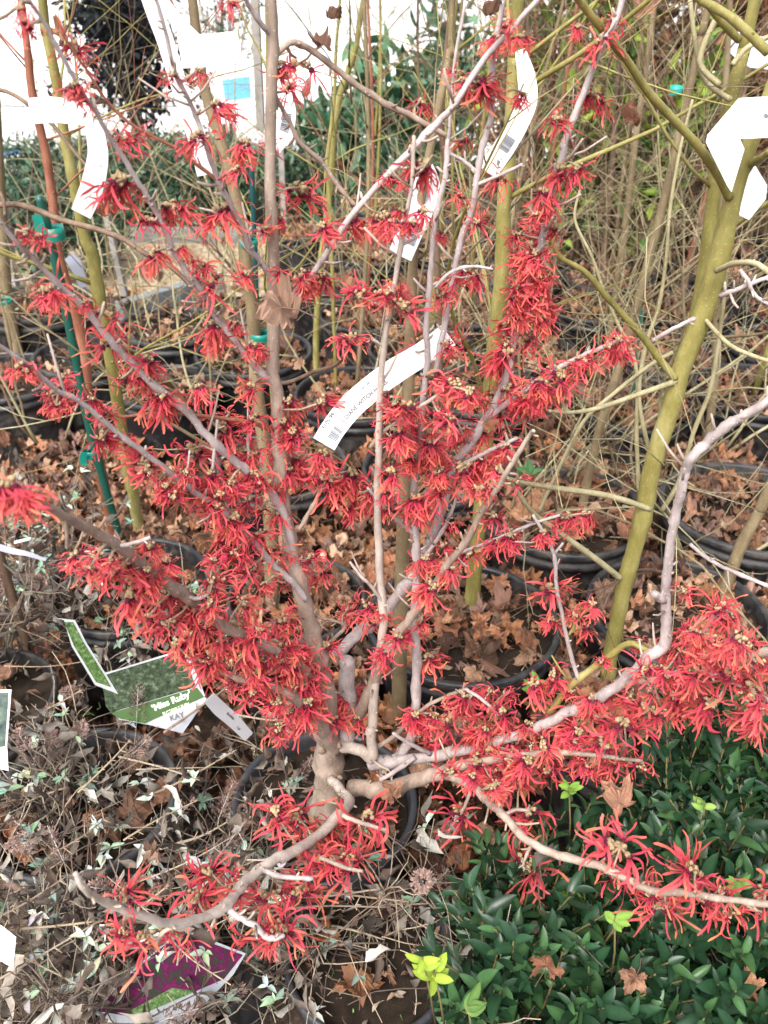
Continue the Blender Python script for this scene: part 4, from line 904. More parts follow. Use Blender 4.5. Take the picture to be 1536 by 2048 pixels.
# ------------------------------------------------------------------ tags
def text_mesh(s_, size):
    cu = bpy.data.curves.new('lettering', 'FONT'); cu.body = s_; cu.size = size; cu.offset = size * .025; cu.align_x = 'CENTER'; cu.align_y = 'CENTER'
    o = bpy.data.objects.new('tmp', cu); C.objects.link(o); bpy.context.view_layer.update()
    dg = bpy.context.evaluated_depsgraph_get(); me = bpy.data.meshes.new_from_object(o.evaluated_get(dg)); 
    bpy.data.objects.remove(o); bpy.data.curves.remove(cu)
    V = np.array([v.co[:] for v in me.vertices]).reshape(-1, 3); L = []; N = []
    for p in me.polygons: L += list(p.vertices); N.append(len(p.vertices))
    bpy.data.meshes.remove(me); return V, L, N
def strip_tag(pts, ys, wpx, label, texts=(), bars=None, name='plant_tag', sw=(0, 1), col=(.86, .87, .88), group=None, pointed=False):
    """a loop tag: a thin vinyl strip following a bent centreline; texts = (string, position 0..1, size in widths, side offset)"""
    q = [P(x, y, Y) for (x, y), Y in zip(pts, ys)]; s_, _ = spline(q, 8)
    k = len(s_); W_ = [wpx] * k if not isinstance(wpx, (list, tuple)) else list(np.interp(np.linspace(0, 1, k), np.linspace(0, 1, len(wpx)), wpx))
    root = empty(name, s_[0], label, 'plant tag', group)
    cen = []; wid = []; nor = []; tan = []
    for i, p in enumerate(s_):
        t = proj(p)[2]; d = (s_[min(i + 1, k - 1)] - s_[max(i - 1, 0)]).normalized(); v = (p - CAM).normalized()
        sd_ = d.cross(v).normalized(); sd_ = (sd_ + v * .25).normalized(); n_ = sd_.cross(d).normalized()
        if n_.dot(v) > 0: n_ = -n_
        cen.append(p); wid.append(sd_ * (W_[i] * .5 * t / FPX)); nor.append(n_); tan.append(d)
    V = []; L = []; N = []; th = .00035
    for i in range(k): V += [tuple(cen[i] - wid[i] + nor[i] * th), tuple(cen[i] + wid[i] + nor[i] * th), tuple(cen[i] + wid[i] - nor[i] * th), tuple(cen[i] - wid[i] - nor[i] * th)]
    for i in range(k - 1):
        for j in range(4): a = 4 * i + j; b = 4 * i + (j + 1) % 4; L += [a, b, b + 4, a + 4]; N.append(4)
    L += [0, 1, 2, 3, 4 * k - 4, 4 * k - 1, 4 * k - 2, 4 * k - 3]; N += [4, 4]
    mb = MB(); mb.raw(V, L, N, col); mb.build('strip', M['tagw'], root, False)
    cum = [0]
    for i in range(1, k): cum.append(cum[-1] + (s_[i] - s_[i - 1]).length)
    def mp(u, v, off=.0009):
        """u metres along, v metres across"""
        i = min(max(int(np.searchsorted(cum, u)) - 1, 0), k - 2); f = (u - cum[i]) / (cum[i + 1] - cum[i])
        c = s_[i].lerp(s_[i + 1], f); w0 = wid[i].lerp(wid[i + 1], f).normalized(); n_ = nor[i].lerp(nor[i + 1], f).normalized()
        return tuple(c + w0 * v + n_ * off)
    # choose the direction in which lettering reads left to right
    for (tx, pos, size, voff, *rest) in texts:
        wd = wid[k // 2].length * 2; V_, L_, N_ = text_mesh(tx, size * wd)
        up = wid[k // 2].normalized(); sg = 1
        if tan[k // 2].cross(up).dot(nor[k // 2]) < 0: sg = -1
        V2 = [mp(pos * cum[-1] + x, sg * (y + voff * wd)) for x, y, z in V_]
        mb = MB(); mb.raw(V2, L_, N_, rest[0] if rest else (.05, .05, .06)); mb.build('lettering', M['ink'], root, False)
    if bars:
        mb = MB(); u0, u1, v0, v1 = bars; wd = wid[k // 2].length * 2; rr = random.Random(5); u = u0 * cum[-1]
        while u < u1 * cum[-1]:
            bw = rr.choice([.0005, .0008, .0012]); 
            V2 = [mp(u, v0 * wd), mp(u + bw, v0 * wd), mp(u + bw, v1 * wd), mp(u, v1 * wd)]; mb.raw(V2, [0, 1, 2, 3], [4], (.05, .06, .09)); u += bw + rr.choice([.0006, .0009])
        mb.build('barcode', M['ink'], root, False)
    return root
strip_tag([(648, 888), (668, 855), (700, 815), (745, 775), (790, 742), (845, 708), (897, 670)], eq(7, .84, .97), [50, 50, 52, 52, 52, 48, 50],
          'long curved white price tag across the middle of the witch hazel, barcode at one end', [('DIANE WITCH HAZEL', .37, .24, -.16), ('HAMAMELIS', .42, .18, .22, (.25, .26, .3)), ('$105.99', .13, .24, .32)], (.05, .20, -.38, .02))
strip_tag([(186, 240), (193, 280), (196, 310), (190, 350), (178, 390), (162, 428)], eq(6, .98, .95), [34, 38, 40, 44, 44, 40], 'curved blank white tag hanging at the left under a red blossom', [('7', .45, .3, .1, (.5, .5, .52))])
strip_tag([(60, 222), (110, 220), (150, 225), (186, 232)], eq(4, .98, .98), [48, 48, 46, 40], 'horizontal white tag end wrapped on the trunk at upper left')
strip_tag([(300, -10), (312, 30), (330, 80), (352, 150), (375, 220), (395, 280), (412, 350)], eq(7, 1.0, .98), [40, 36, 34, 34, 36, 38, 36], 'long narrow white tag hanging down behind the upper left blossoms', [('LOT 4', .8, .3, 0, (.55, .55, .62))])
strip_tag([(318, -10), (345, 30), (375, 65), (410, 98)], eq(4, 1.04, 1.04), [22, 26, 28, 30], 'slanting white tag beside the long narrow one at the top left')
strip_tag([(360, 105), (400, 102), (440, 98), (480, 92)], eq(4, 1.1, 1.12), [58, 60, 58, 54], 'broad blank white tag held level at upper left')
strip_tag([(570, 185), (574, 220), (568, 260), (550, 300)], eq(4, 1.3, 1.28), [22, 36, 40, 22], 'white tag with a barcode peeking out right of the main stem', bars=(.35, .65, -.25, .25))
strip_tag([(1040, 100), (1052, 150), (1055, 200), (1035, 250), (1005, 300), (975, 345)], eq(6, 1.25, 1.2), [20, 36, 40, 42, 44, 40], 'white barcode tag slanting behind the upper right stems', [('1 gal', .88, .22, .2)], (.68, .80, -.3, .3))
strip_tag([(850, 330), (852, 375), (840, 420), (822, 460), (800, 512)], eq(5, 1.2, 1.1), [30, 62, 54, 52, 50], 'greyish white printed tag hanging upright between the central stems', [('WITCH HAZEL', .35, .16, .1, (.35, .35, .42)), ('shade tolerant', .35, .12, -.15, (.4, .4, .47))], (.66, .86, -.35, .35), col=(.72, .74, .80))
# folded tag on the olive tree
def card(polys, q, n_, label, cat='plant tag', name='plant_tag', group=None):
    """flat card: polys = list of (part name, px outline, colour or material, proud mm)"""
    root = empty(name, q, label, cat, group)
    for (nm, outl, col, mm, *mt) in polys:
        pts = [PP(x, y, q, n_) for x, y in outl]; nn = n_ if n_.dot(CAM - q) > 0 else -n_
        f = [p + nn * (mm * .001) for p in pts]; b = [p - nn * (.0006 - mm * .0002) for p in pts]; k = len(f)
        mb = MB(); V = [tuple(v) for v in f + b]; L = list(range(k)) + list(range(2 * k - 1, k - 1, -1)); N = [k, k]
        for j in range(k): L += [j, j + k, (j + 1) % k + k, (j + 1) % k]; N.append(4)
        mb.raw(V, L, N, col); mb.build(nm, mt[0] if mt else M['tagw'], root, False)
    return root
def nrm(x, y, z): return Vector((x, y, z)).normalized()
card([('strip', [(1478, 196), (1545, 192), (1545, 275), (1480, 278), (1489, 298), (1463, 384), (1455, 372), (1412, 285), (1415, 270)], (.88, .89, .91), 0), ('hole', [(1528, 228), (1532, 227), (1536, 230), (1536, 235), (1532, 237), (1528, 235)], (.18, .17, .16), .6, M['ink'])],
     P(1460, 280, 1.12), nrm(.15, -1, .3), 'large folded white tag with a punched hole round the olive trunks at the right edge')
card([('strip', [(1478, 430), (1498, 440), (1532, 398), (1534, 370), (1510, 330), (1492, 360)], (.85, .88, .91), 0)], P(1500, 400, 1.30), nrm(.1, -1, .2), 'lower end of a white tag showing behind the thick olive trunk')
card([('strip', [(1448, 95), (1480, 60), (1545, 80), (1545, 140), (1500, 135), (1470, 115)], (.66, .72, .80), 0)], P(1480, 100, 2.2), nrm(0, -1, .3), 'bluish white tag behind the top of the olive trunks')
# banner in blue and white far back, blue topped box
card([('sheet', [(425, 130), (530, 112), (532, 235), (430, 250)], (.85, .87, .9), 0), ('picture', [(444, 160), (500, 152), (502, 196), (450, 202)], (.15, .42, .62), 2, M['softgreen'])], P(480, 180, 6.5), nrm(0, -1, .25), 'white sign with a turquoise and blue picture far back at the top', 'sign', 'sign')
card([('sheet', [(-20, 312), (36, 300), (46, 365), (-20, 376)], (.80, .84, .9), 0), ('blue_edge', [(-20, 312), (36, 300), (37, 307), (-20, 319)], (.07, .16, .45), 2, M['ink'])], P(10, 340, 6.0), nrm(0, -1, .3), 'white board with a blue top edge at the far left', 'sign', 'sign')
# picture labels at lower left
def pic_mat(name, cols, sc=300):
    m, n, l, bs = newmat(name); t = nnoise(n, l, sc, 5, .7)
    r = ramp(n, l, t.outputs[0], [(.32 + .36 * i / (len(cols) - 1), c) for i, c in enumerate(cols)]); l.new(r.outputs[0], bs.inputs['Base Color'])
    bs.inputs['Roughness'].default_value = .7; bs.inputs['Specular IOR Level'].default_value = .12; return m
PM1 = pic_mat('printed_foliage_picture', [(.010, .014, .010), (.025, .038, .020), (.05, .075, .04), (.16, .18, .15)], 110)
PM2 = pic_mat('printed_magenta_blossom_picture', [(.012, .022, .012), (.018, .03, .016), (.05, .003, .03), (.11, .005, .055), (.07, .004, .04)], 90)
PM3 = pic_mat('printed_green_picture', [(.02, .04, .015), (.045, .09, .025), (.09, .16, .05), (.2, .23, .17)], 200)
PM4 = pic_mat('printed_grey_green_picture', [(.03, .045, .045), (.08, .11, .10), (.15, .2, .15)], 60)
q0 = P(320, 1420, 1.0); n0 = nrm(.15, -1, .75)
cr = card([('card', [(238, 1439), (300, 1450), (365, 1467), (413, 1398), (372, 1296), (198, 1350)], (.46, .47, .52), 0),  # white card greyed: the shade over it is put into the colour
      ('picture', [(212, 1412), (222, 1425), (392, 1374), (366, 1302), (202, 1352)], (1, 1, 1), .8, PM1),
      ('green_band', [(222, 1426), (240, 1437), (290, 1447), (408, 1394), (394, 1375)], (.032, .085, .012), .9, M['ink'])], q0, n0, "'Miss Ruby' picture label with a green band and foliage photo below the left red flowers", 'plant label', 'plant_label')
def text_px(root, tx, px, py, ang, hpx, q, n_, col):
    c = PP(px, py, q, n_); e = PP(px + 10 * math.cos(R(ang)), py - 10 * math.sin(R(ang)), q, n_); ex = (e - c).normalized(); nn = n_ if n_.dot(CAM - q) > 0 else -n_
    ey = nn.cross(ex).normalized(); sz = hpx * proj(c)[2] / FPX; V_, L_, N_ = text_mesh(tx, sz)
    mb = MB(); mb.raw([tuple(c + ex * x + ey * y + nn * .0018) for x, y, z in V_], L_, N_, col); mb.build('lettering', M['ink'], root, False)
text_px(cr, "'Miss Ruby'", 343, 1402, 22, 18, q0, n0, (.85, .86, .8))
text_px(cr, "BUTTERFLY BUSH", 352, 1417, 22, 7, q0, n0, (.6, .66, .5))
text_px(cr, "KAY", 354, 1433, 18, 15, q0, n0, (.12, .12, .13))
text_px(cr, "nurseries", 357, 1445, 18, 7, q0, n0, (.3, .3, .33))
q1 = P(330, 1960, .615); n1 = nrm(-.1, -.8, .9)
card([('card', [(364, 1857), (492, 1907), (466, 1950), (362, 2056), (270, 2060), (186, 2026), (235, 1965)], (.30, .32, .36), 0),  # white border darkened in its colour to stand for shade
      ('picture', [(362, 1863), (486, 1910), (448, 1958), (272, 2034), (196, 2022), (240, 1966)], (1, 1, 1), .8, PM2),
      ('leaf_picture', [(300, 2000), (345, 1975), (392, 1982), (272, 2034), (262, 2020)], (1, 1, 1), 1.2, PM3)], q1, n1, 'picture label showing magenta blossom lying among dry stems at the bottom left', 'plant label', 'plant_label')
card([('card', [(110, 1236), (128, 1240), (143, 1292), (190, 1370), (236, 1388), (213, 1350), (172, 1284), (150, 1240)], (.5, .52, .55), 0), ('picture', [(128, 1244), (148, 1292), (192, 1364), (222, 1374), (208, 1349), (168, 1286), (146, 1244)], (1, 1, 1), .8, PM3)],  # white border toned down, shade painted into its colour
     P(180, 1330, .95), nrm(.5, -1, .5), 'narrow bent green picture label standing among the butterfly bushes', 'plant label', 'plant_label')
card([('card', [(-30, 1380), (23, 1379), (14, 1490), (17, 1542), (-30, 1530)], (.8, .82, .84), 0), ('picture', [(-30, 1386), (17, 1385), (10, 1492), (-30, 1500)], (1, 1, 1), .8, PM4)], P(0, 1450, .85), nrm(.2, -1, .6), 'grey green picture label in a white border at the left edge', 'plant label', 'plant_label')
card([('card', [(-20, 1838), (4, 1852), (32, 1874), (26, 1936), (-20, 1910)], (.9, .9, .92), 0)], P(0, 1890, .6), nrm(.1, -.8, 1), 'blank bright white label in the bottom left corner', 'plant label', 'plant_label')
strip_tag([(418, 1395), (440, 1418), (465, 1440), (498, 1474)], eq(4, .93, .95), [26, 30, 28, 22], 'white tag with small print beside the picture label under the red flowers', col=(.6, .61, .64), texts=[('Buddleia', .5, .25, .1), ('2 gal', .75, .22, -.1)])  # white vinyl greyed like the cards, shade painted into the colour
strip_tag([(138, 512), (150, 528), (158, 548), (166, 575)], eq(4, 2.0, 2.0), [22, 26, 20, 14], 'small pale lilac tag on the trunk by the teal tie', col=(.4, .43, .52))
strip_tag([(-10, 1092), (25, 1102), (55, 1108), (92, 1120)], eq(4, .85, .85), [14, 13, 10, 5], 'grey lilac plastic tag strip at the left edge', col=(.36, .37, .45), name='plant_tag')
card([('card', [(370, 1520), (376, 1505), (425, 1540), (418, 1552)][:0] or [(28, 1082), (62, 1074), (60, 1080), (28, 1088)], (.7, .82, .88), 0)], P(40, 1080, .9), nrm(0, -1, .5), 'small pale blue plastic label edge at the left', 'plant label', 'plant_label')

# ------------------------------------------------------------------ glossy green shrubs, lower right
def glossy(xc, yc, x0, x1, y0, y1, n, label, seed, zt=(.46, .60)):
    rr = random.Random(seed); root = empty('glossy_shrub', (xc, yc, .22), label, 'shrub', 'glossy green shrubs at lower right')
    st = MB(); lf = MB(); ng = MB()
    for k in range(n):
        tx = rr.uniform(x0, x1); ty = rr.uniform(y0, y1); tz = rr.uniform(*zt) + .05 * noise.noise(Vector((tx * 8, ty * 8, 3)))
        sx, sy, _ = proj((tx, ty, tz))
        if sx < float(np.interp(sy, [1440, 1490, 1560, 1650, 1750, 1900, 2100], [1330, 1180, 1060, 960, 900, 850, 850])): continue
        tip = Vector((tx, ty, tz)); b = Vector((xc + (tx - xc) * .35 + rr.uniform(-.02, .02), yc + (ty - yc) * .35, .26 + rr.uniform(0, .10)))
        mid = b.lerp(tip, .5) + Vector((rr.uniform(-.03, .03), rr.uniform(-.02, .02), .0)); s_, _ = spline([b, mid, tip], 7)
        st.tube(s_, eq(len(s_), .0022, .0011), 5, (.16, .13, .05), .05, 0, rr)
        lime = rr.random() < .02; L_ = sum((s_[i + 1] - s_[i]).length for i in range(len(s_) - 1)); nl = max(7, int(L_ / .0135)); ph = rr.uniform(0, 6)
        for j in range(nl):
            t = .25 + .75 * (j + 1) / nl; f = t * (len(s_) - 1); i = min(int(f), len(s_) - 2); p = s_[i].lerp(s_[i + 1], f - i); d = (s_[i + 1] - s_[i]).normalized()
            a = ph + j * 2.4; o1 = d.orthogonal().normalized(); o2 = d.cross(o1); out = o1 * math.cos(a) + o2 * math.sin(a)
            dd = d * rr.uniform(.7, 1.3) + out * .8; dd = dd + rvec(rr, .10)
            g = rr.uniform(.6, 1.3); sc = rr.uniform(.024, .046) * (.7 if t > .93 else 1) * (.6 + .4 * min(1, t * 1.4))
            new = lime and t > .72
            col = (.14 * g, .26 * g, .05 * g) if new else (.017 * g, .052 * g, .024 * g) if rr.random() < .7 else (.042 * g, .105 * g, .038 * g)
            lf.inst(rr.choice(BL), frame(p, dd, out * -.5 + d * 1.0 + Vector((0, -.1, .3)) + rvec(rr, .3), sc * (.8 if new else 1)), col, 1 if new else 0)
    st.build('stem', M['twig'], root); lf.build('foliage', [M['green'], M['softgreen']], root)
    if ng.n: ng.build('new_growth', M['softgreen'], root)
    return root
glossy(.20, .58, .02, .36, .36, .80, 250, 'low dark glossy green shrub under the lower right witch hazel branch', 21, (.42, .54))
glossy(.50, .70, .32, .72, .36, .98, 290, 'dark glossy green shrub reaching the right edge of the picture', 22, (.44, .60))
# lime shoots placed where they catch the eye
ls = empty('leafy_shoot', P(900, 1960, .50), 'lime yellow young shoot with round leaves at the bottom centre right', 'shoot')
mb = MB(); sm = MB()
def lime(px, py, Y, n, sc, seed, mbx, smx, col=(.27, .38, .05)):
    rr = random.Random(seed); c = P(px, py, Y); smx.tube([c + Vector((.02, .01, -.16)), c + Vector((.01, 0, -.07)), c], [.0016, .0013, .001], 5, (.15, .12, .05))
    for k in range(n):
        a = rr.uniform(0, 6.28); d = Vector((math.cos(a), math.sin(a) * .6, rr.uniform(.1, .9))); g = rr.uniform(.75, 1.1)
        mbx.inst(BL[rr.choice([0, 1])], frame(c + Vector((0, 0, -rr.uniform(0, .02))), d, Vector((0, -.6, .8)) + rvec(rr, .2), sc * rr.uniform(.7, 1.1), sc * 1.15), (col[0] * g, col[1] * g, col[2] * g))
lime(868, 1940, .49, 8, .025, 1, mb, sm); lime(845, 1915, .49, 4, .020, 9, mb, sm); lime(935, 2010, .47, 5, .028, 2, mb, sm, (.10, .19, .05)); sm.build('stem', M['twig'], ls); mb.build('leaf', M['softgreen'], ls)
for i, (px, py, Y, n_, sc, lb, col) in enumerate([(1075, 1365, .98, 16, .026, 'bright green leafy sprig growing by the olive trunk foot', (.10, .24, .04)), (1138, 1575, .74, 7, .020, 'lime green sprig under the small brown leaf on the right', (.16, .29, .05)),
        (1230, 1835, .55, 8, .019, 'lime green sprig below the lowest right blossoms', (.18, .31, .06)), (1410, 1605, .70, 6, .019, 'pale lime sprig near the right edge', (.18, .30, .07)), (1100, 1495, .84, 5, .018, 'tiny lime sprig between the red blossoms', (.15, .28, .04)),
        (1060, 945, 1.6, 7, .035, 'soft green sprig in the pots behind', (.07, .17, .07)), (1480, 1760, .60, 8, .019, 'lime sprig beside the right edge blossoms', (.14, .27, .06))]):
    e = empty('leafy_shoot', P(px, py, Y), lb, 'shoot'); a_ = MB(); b_ = MB(); lime(px, py, Y, n_, sc, 30 + i, a_, b_, col); b_.build('stem', M['twig'], e); a_.build('leaf', M['softgreen'], e)

# ------------------------------------------------------------------ dried butterfly bushes, lower left
def budd(xc, yc, z0, w_, h, ncane, nleaf, label, seed, lim=None, heads=5, lean=(0, 0)):
    rr = random.Random(seed); root = empty('butterfly_bush', (xc, yc, z0), label, 'shrub', 'withered butterfly bushes at lower left')
    lf = MB(); gg = MB(); ends = []
    for k in range(ncane):
        a = rr.uniform(0, 6.28); q = rr.uniform(.2, 1.0) ** .7
        e = Vector((xc + lean[0] + math.cos(a) * w_ * q, yc + lean[1] + math.sin(a) * w_ * q, z0 + h * rr.uniform(.45, 1.0)))
        b = Vector((xc + math.cos(a) * w_ * .2 * q + rr.uniform(-.03, .03), yc + math.sin(a) * w_ * .2 + rr.uniform(-.03, .03), z0)); m1 = b.lerp(e, .5) + rvec(rr, .025)
        s_, _ = spline([b, m1, e], 6); mb = MB(); c0 = rr.choice([(.22, .175, .13), (.16, .125, .10), (.36, .30, .22), (.10, .075, .06)])
        mb.tube(s_, eq(len(s_), rr.uniform(.0018, .003), .001), 6, c0, .08, 0, rr)
        for j in range(3, len(s_)):
            if rr.random() < .9:
                d = (s_[min(j + 1, len(s_) - 1)] - s_[j - 1]).normalized(); s2 = rvec(rr); s2 = (s2 - d * s2.dot(d)).normalized()
                p = s_[j]; l_ = rr.uniform(.03, .15); pts = [p]; dd = d * .6 + s2
                for u in range(4): dd = (dd + rvec(rr, .18)).normalized(); pts.append(pts[-1] + dd * l_ / 4)
                mb.tube(pts, [.0011, .001, .0009, .0008, .0006], 4, c0, .08, 0, rr); ends.append((pts[-1], dd)); ends.append((pts[2], dd))
        mb.build('cane', M['twig'], root); ends.append((s_[-1], (s_[-1] - s_[-2]).normalized())); ends.append((s_[-3], (s_[-1] - s_[-2]).normalized()))
    for k in range(int(nleaf * .62)):
        p, d = rr.choice(ends); p = p + rvec(rr, .014)
        cc = rr.choice([(.12, .095, .08), (.19, .155, .125), (.065, .05, .04), (.27, .235, .195), (.13, .09, .07), (.46, .44, .39)]); g = rr.uniform(.65, 1.2)
        lf.inst(rr.choice(SHR), frame(p, d * .3 + rvec(rr, .8) + Vector((0, 0, -.5)), rvec(rr), rr.uniform(.018, .042), rr.uniform(.018, .060)), (cc[0] * g, cc[1] * g, cc[2] * g))
    for k in range(nleaf // 11):
        p, d = rr.choice(ends); p = p + rvec(rr, .012)
        cc = rr.choice([(.27, .37, .29), (.36, .45, .38), (.20, .30, .23), (.52, .60, .54)])
        for j in range(rr.randint(3, 6)):
            a = rr.uniform(0, 6.28); lf.inst(BLS, frame(p, Vector((math.cos(a), math.sin(a), rr.uniform(.1, .9))), Vector((0, 0, 1)) + rvec(rr, .3), rr.uniform(.010, .024)), [c * rr.uniform(.8, 1.15) for c in cc], 1)
    lf.build('foliage', [M['dry'], M['softgreen']], root)
    for k in range(heads):
        p, d = rr.choice(ends); mb = MB(); d = (d + Vector((0, 0, .3))).normalized(); u = d.orthogonal().normalized(); v = d.cross(u); L_ = rr.uniform(.05, .085)
        mb.tube([p, p + d * L_], [.001, .0007], 4, (.4, .38, .36))
        for j in range(170):
            t = rr.random(); a = rr.uniform(0, 6.28); r_ = .013 * (1 - .55 * t) * rr.uniform(.5, 1.1); c = p + d * (t * L_) + (u * math.cos(a) + v * math.sin(a)) * r_; g = rr.uniform(.7, 1.25)
            mb.inst(BLN, frame(c, (c - p - d * t * L_) + d * .006, d, .0062, .010), (.24 * g, .165 * g, .145 * g))
        mb.build('seed_head', M['seed'], root)
    return root
p = PZ(165, 1610, .33); budd(p.x, p.y, .33, .12, .11, 20, 260, 'withered butterfly bush with grey green leaves in the big lower left pot', 31, heads=11)
p = PZ(-20, 1330, .27); budd(p.x, p.y, .25, .22, .34, 30, 600, 'withered butterfly bush at the left edge below the nearest red flower', 32, heads=7)
p = PZ(330, 1960, .24); budd(p.x, p.y, .22, .20, .22, 30, 460, 'withered butterfly bush behind the magenta picture label', 33, heads=9)
p = PZ(60, 1960, .24); budd(p.x, p.y, .20, .18, .26, 30, 460, 'withered butterfly bush in the bottom left corner', 34, heads=8)
p = PZ(430, 1640, .27); budd(p.x, p.y, .10, .16, .22, 24, 330, 'low withered butterfly bush just left of the witch hazel foot', 35, heads=7)
p = PZ(250, 1270, .27); budd(p.x, p.y, .20, .17, .20, 24, 380, 'withered butterfly bush around the picture labels below the red flowers', 36, heads=7)
p = PZ(610, 1850, .24); budd(p.x, p.y, .22, .15, .15, 16, 300, 'thin dry stems in front of the witch hazel trunk at the bottom', 37, heads=2)
p = PZ(850, 1850, .27); budd(p.x, p.y, .24, .10, .24, 7, 70, 'few dry grey stems left of the glossy green shrub', 38, heads=3)
p = PZ(120, 1130, .3); budd(p.x, p.y, .22, .16, .30, 12, 220, 'sparse grey leaved stems behind the nearest red flower', 39, heads=1)
p = PZ(1010, 2100, .3); budd(p.x, p.y + .02, .30, .08, .24, 5, 30, 'dry stem with seed heads over the glossy leaves at the bottom', 40, heads=2)
p = PZ(1400, 1990, .3); budd(p.x, p.y, .30, .05, .26, 3, 16, 'brown fuzzy seed head rising among the green leaves at lower right', 41, heads=2)
rr = random.Random(61)
GC = 'long dead canes lying over the lower left pots'
for k in range(26):
    px, py = rr.uniform(-60, 560), rr.uniform(1280, 2000); a = R(rr.gauss(20, 26)); L_ = rr.uniform(110, 300); z = rr.uniform(.38, .50)
    q0_ = PZ(px, py, z); q1_ = PZ(px + math.cos(a) * L_, py - math.sin(a) * L_, z + rr.uniform(-.02, .04)); m1 = q0_.lerp(q1_, .5) + rvec(rr, .006); s_, _ = spline([q0_, m1, q1_], 6)
    mb = MB(); w0 = rr.uniform(.0012, .0024); mb.tube(s_, eq(len(s_), w0, w0 * .5), 7, rr.choice([(.28, .22, .15), (.20, .15, .11), (.34, .28, .21)]), .10, 0, rr)
    for i in range(1, len(s_) - 1, 2):
        d = (s_[i + 1] - s_[i - 1]).normalized(); e_ = rvec(rr); e_ = (e_ - d * e_.dot(d)).normalized()
        for sg in (-1, 1): mb.tube([s_[i], s_[i] + (e_ * sg + d * .5) * rr.uniform(.004, .016)], [w0 * .6, w0 * .35], 5, (.30, .23, .16), 0, 0, rr)
    o = mb.build('dead_cane', M['twig']); tag(o, 'long dead tan cane lying slantwise over the lower left pots', 'cane', GC)
# thin upright stems in the left middle pots
GS = 'thin upright stems in the pots at left'
for i, (px, py) in enumerate([(320, 668), (360, 655), (395, 650), (60, 745), (100, 700), (30, 640), (285, 660)]):
    e = empty('thin_stem', PZ(px, py, .34), 'thin bare seedling stem in a pot at left', 'seedling', GS); rr = random.Random(500 + i); mb = MB(); b = PZ(px, py, .34)
    twiggy(mb, b, Vector((rr.uniform(-.2, .1), 0, 1)), .5, .0035, rr, 1, .02, .06); mb.build('stem', M['tan'], e)

# ------------------------------------------------------------------ fallen leaves
rr = random.Random(99); place = []; DEB = MB()
def add_leaf(x, y, z, sc, flatn=.5): 
    q = Quaternion(rvec(rr).normalized(), rr.gauss(0, flatn)) @ Quaternion((0, 0, 1), rr.uniform(0, 6.28))
    if rr.random() < .4: q = q @ Quaternion((1, 0, 0), math.pi)
    place.append((Vector((x, y, z)), q, sc, rr.randrange(len(DL))))
for idx, (x, y, r, zr) in enumerate(pots):
    px_, py_, _ = proj((x, y, zr)); dens = 1.0
    if y < 1.0 and idx < NHERO: dens = .10
    if idx >= len(pots) - 2: dens = 0
    if px_ < 480 and py_ > 600: dens = .28
    if px_ < 250 and py_ > 1000: dens = .2
    if idx == 9: dens = .06
    n_ = int((95 if y < 2.4 else 80) * dens)
    for k in range(n_):
        a = rr.uniform(0, 6.28); q = r * .88 * math.sqrt(rr.random()); add_leaf(x + q * math.cos(a), y + q * math.sin(a), zr * .93 + rr.uniform(0, .045) * (1.3 - q / r), rr.uniform(.020, .052), .65)
for k in range(6500):
    y = .95 + 6.2 * rr.random() ** 1.2; x = rr.uniform(-.62 * y - .1, .62 * y + .2)
    sx, sy, _ = proj((x, y, .05))
    if not (-60 < sx < 1600): continue
    if 4.3 < y < 5.4 and x < .3 and rr.random() < .9: continue
    if any((x - a) ** 2 + (y - b) ** 2 < (c * .9) ** 2 for a, b, c, _ in pots): continue
    hz = .16 if (y < 2.6) else .10
    add_leaf(x, y, rr.uniform(.0, hz), rr.uniform(.03, .055), .7)
# heaps between the nearer pots, caught level with the rims
for k in range(3600):
    px_ = rr.uniform(560, 1560); py_ = rr.uniform(720, 1560); p = PZ(px_, py_, rr.uniform(.18, .30))
    if any((p.x - a) ** 2 + (p.y - b) ** 2 < (c * 1.0) ** 2 for a, b, c, _ in pots): continue
    add_leaf(p.x, p.y, p.z, rr.uniform(.03, .05), .6)
for k in range(900):
    p = PZ(rr.uniform(0, 430), rr.uniform(800, 1090), rr.uniform(.05, .2)); 
    if any((p.x - a) ** 2 + (p.y - b) ** 2 < (c * 1.0) ** 2 for a, b, c, _ in pots): continue
    add_leaf(p.x, p.y, p.z, rr.uniform(.03, .05), .6)
for (x, y, r, zr) in pots[:-2]:
    if y > 3.6: continue
    mb = MB()
    for k in range(150 if y > 1.3 else 60):
        a = rr.uniform(0, 6.28); q = r * .9 * math.sqrt(rr.random()); p = Vector((x + q * math.cos(a), y + q * math.sin(a), zr * .925 + rr.uniform(0, .012))); g = rr.uniform(.5, 1.2)
        cc = rr.choice([(.25, .17, .12), (.4, .33, .25), (.10, .06, .04), (.30, .15, .09), (.16, .10, .07)])
        if rr.random() < .65: DEB.inst(rr.choice(SHR), frame(p, rvec(rr) * .6 + Vector((rr.choice([-1, 1]), 0, 0)), Vector((0, 0, 1)) + rvec(rr, .4), rr.uniform(.012, .032)), [c * g for c in cc])
        else:
            d = rvec(rr); d.z *= .2; d.normalize(); l_ = rr.uniform(.01, .05); DEB.tube([p, p + d * l_ * .5 + rvec(rr, .002), p + d * l_], [.001, .001, .0006], 4, [c * g for c in cc])
vis = sorted(range(len(place)), key=lambda i: (0 if inframe(place[i][0], 0) else 1, (place[i][0] - CAM).length / place[i][2]))
mass = MB()
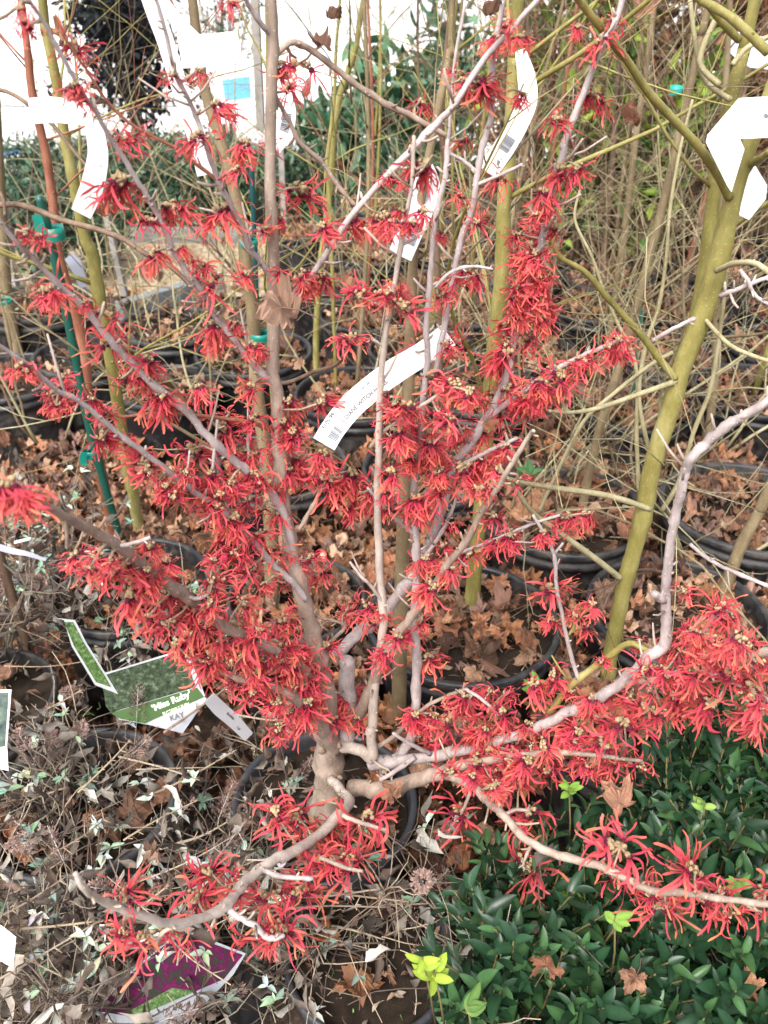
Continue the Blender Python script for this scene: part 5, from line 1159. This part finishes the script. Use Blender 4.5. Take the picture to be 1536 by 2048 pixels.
for rank, i in enumerate(vis):
    p, q, sc, v = place[i]
    if rank < 250:
        o = child('fallen_leaf', DL[v][1], None, p, q, sc); tag(o, 'curled brown maple leaf lying with the others on and between the black pots', 'leaf', 'fallen maple leaves on and between the pots')
    else:
        g = rr.uniform(.4, 1.2); mass.inst(DL[v][0], Matrix.Translation(p) @ q.to_matrix().to_4x4() @ Matrix.Scale(sc, 4), (g, g, g))
o = mass.build('leaf_litter', M['dry'], None, False); tag(o, 'brown maple leaf litter covering the ground and pot tops', 'leaf litter', None, 'stuff')
# single leaves that catch the eye
for (px, py, Y, rpx, v, lab, rot) in [(566, 622, .88, 74, 13, 'big torn brown leaf caught against the main stem', (1.9, .2, .5)), (1195, 1508, .78, 44, 2, 'reddish brown leaf resting on the low right branch', (1.2, .3, 2.0)), (1240, 1605, .72, 56, 5, 'large crumpled brown leaf hanging over the green shrub', (1.5, .1, .4)),
        (1095, 1930, .53, 46, 3, 'narrow curled brown leaf stuck in the glossy shrub at the bottom', (1.4, .8, 2.9)), (1270, 1955, .52, 38, 8, 'dull brown leaf on the glossy shrub right of the curled one', (.8, .2, 1.4)), (1500, 1985, .52, 46, 1, 'orange brown leaf at the bottom right corner', (1.0, .4, .9)),
        (645, 90, 1.03, 34, 11, 'dark brown leaf hanging by the branch at the top', (1.6, .2, .3)), (668, 35, 1.1, 26, 7, 'small dark withered leaf hanging in the white gap at the top', (1.5, .6, .2)), (215, 425, 1.3, 30, 3, 'brown leaf behind the left blossoms near the wooden post', (1.5, .2, .9)),
        (490, 785, 1.05, 36, 12, 'orange brown leaf behind the blossoms left of the main stem', (1.7, .3, 2.6)), (975, 850, .98, 24, 2, 'small brown leaf hooked on the right hand stem', (1.6, .1, 1.9)), (785, 1588, .82, 34, 8, 'pinkish orange leaf in front of the witch hazel foot', (.9, .5, .3)),
        (615, 1100, 1.0, 26, 5, 'dull brown leaf between main stem and blossoms', (1.3, .2, .9)), (310, 1705, .6, 34, 13, 'brown leaf lying on the dry bush at lower left', (.7, .5, 1.0)), (330, 20, 1.2, 36, 2, 'brown red leaf at the top left beside the white tags', (1.5, .3, .2)),
        (120, 70, 1.2, 28, 12, 'small orange brown leaf at the top left', (1.4, .2, .5)), (1265, 240, 1.5, 34, 3, 'brown withered leaf hanging below the upper right blossoms', (1.6, .3, .7)), (1040, 120, 1.5, 26, 7, 'dark withered leaf at the top centre right', (1.6, .2, 1.4)),
        (985, 25, 1.3, 30, 7, 'very dark withered leaf at the top beside the stems', (1.5, .5, .4)), (1290, 20, 1.6, 44, 5, 'large brown leaf at the top right of the picture', (1.5, .2, .1)), (600, 730, 1.4, 20, 4, 'pale leaf under the blossom right of the main stem', (.6, .2, .3))]:
    p = P(px, py, Y); qf = (CAM + Vector((0, 0, 1.2)) - p).to_track_quat('Z', 'Y') @ Quaternion((0, 0, 1), rot[2] * 2.1) @ Quaternion((1, 0, 0), (rot[1] - .3) * 1.4)
    o = child('dry_leaf', DL[v][1], None, p, qf, 1.15 * rpx * PT(px, py, Y) / FPX); tag(o, lab, 'leaf')
# bits of debris on the near soil
rr = random.Random(123); mb = DEB
for k in range(420):
    px_ = rr.uniform(-20, 900); py_ = rr.uniform(1380, 2060); p = PZ(px_, py_, rr.uniform(.23, .27)); g = rr.uniform(.5, 1.2); cc = rr.choice([(.4, .32, .24), (.6, .55, .47), (.2, .13, .09), (.12, .2, .06)])
    if rr.random() < .5: mb.inst(BLS, frame(p, rvec(rr) + Vector((1, 0, 0)) * rr.choice([-1, 1]), Vector((0, 0, 1)) + rvec(rr, .3), rr.uniform(.006, .016)), [c * g for c in cc])
    else:
        d = rvec(rr); d.z *= .2; d.normalize(); l_ = rr.uniform(.01, .06); mb.tube([p, p + d * l_ * .5 + rvec(rr, .002), p + d * l_], [.0008, .0008, .0005], 4, [c * g for c in cc])
o = mb.build('plant_debris', M['twig']); tag(o, 'twig bits and crumbled leaves scattered on the near soil', 'debris', None, 'stuff')
print('objects', len(bpy.data.objects))
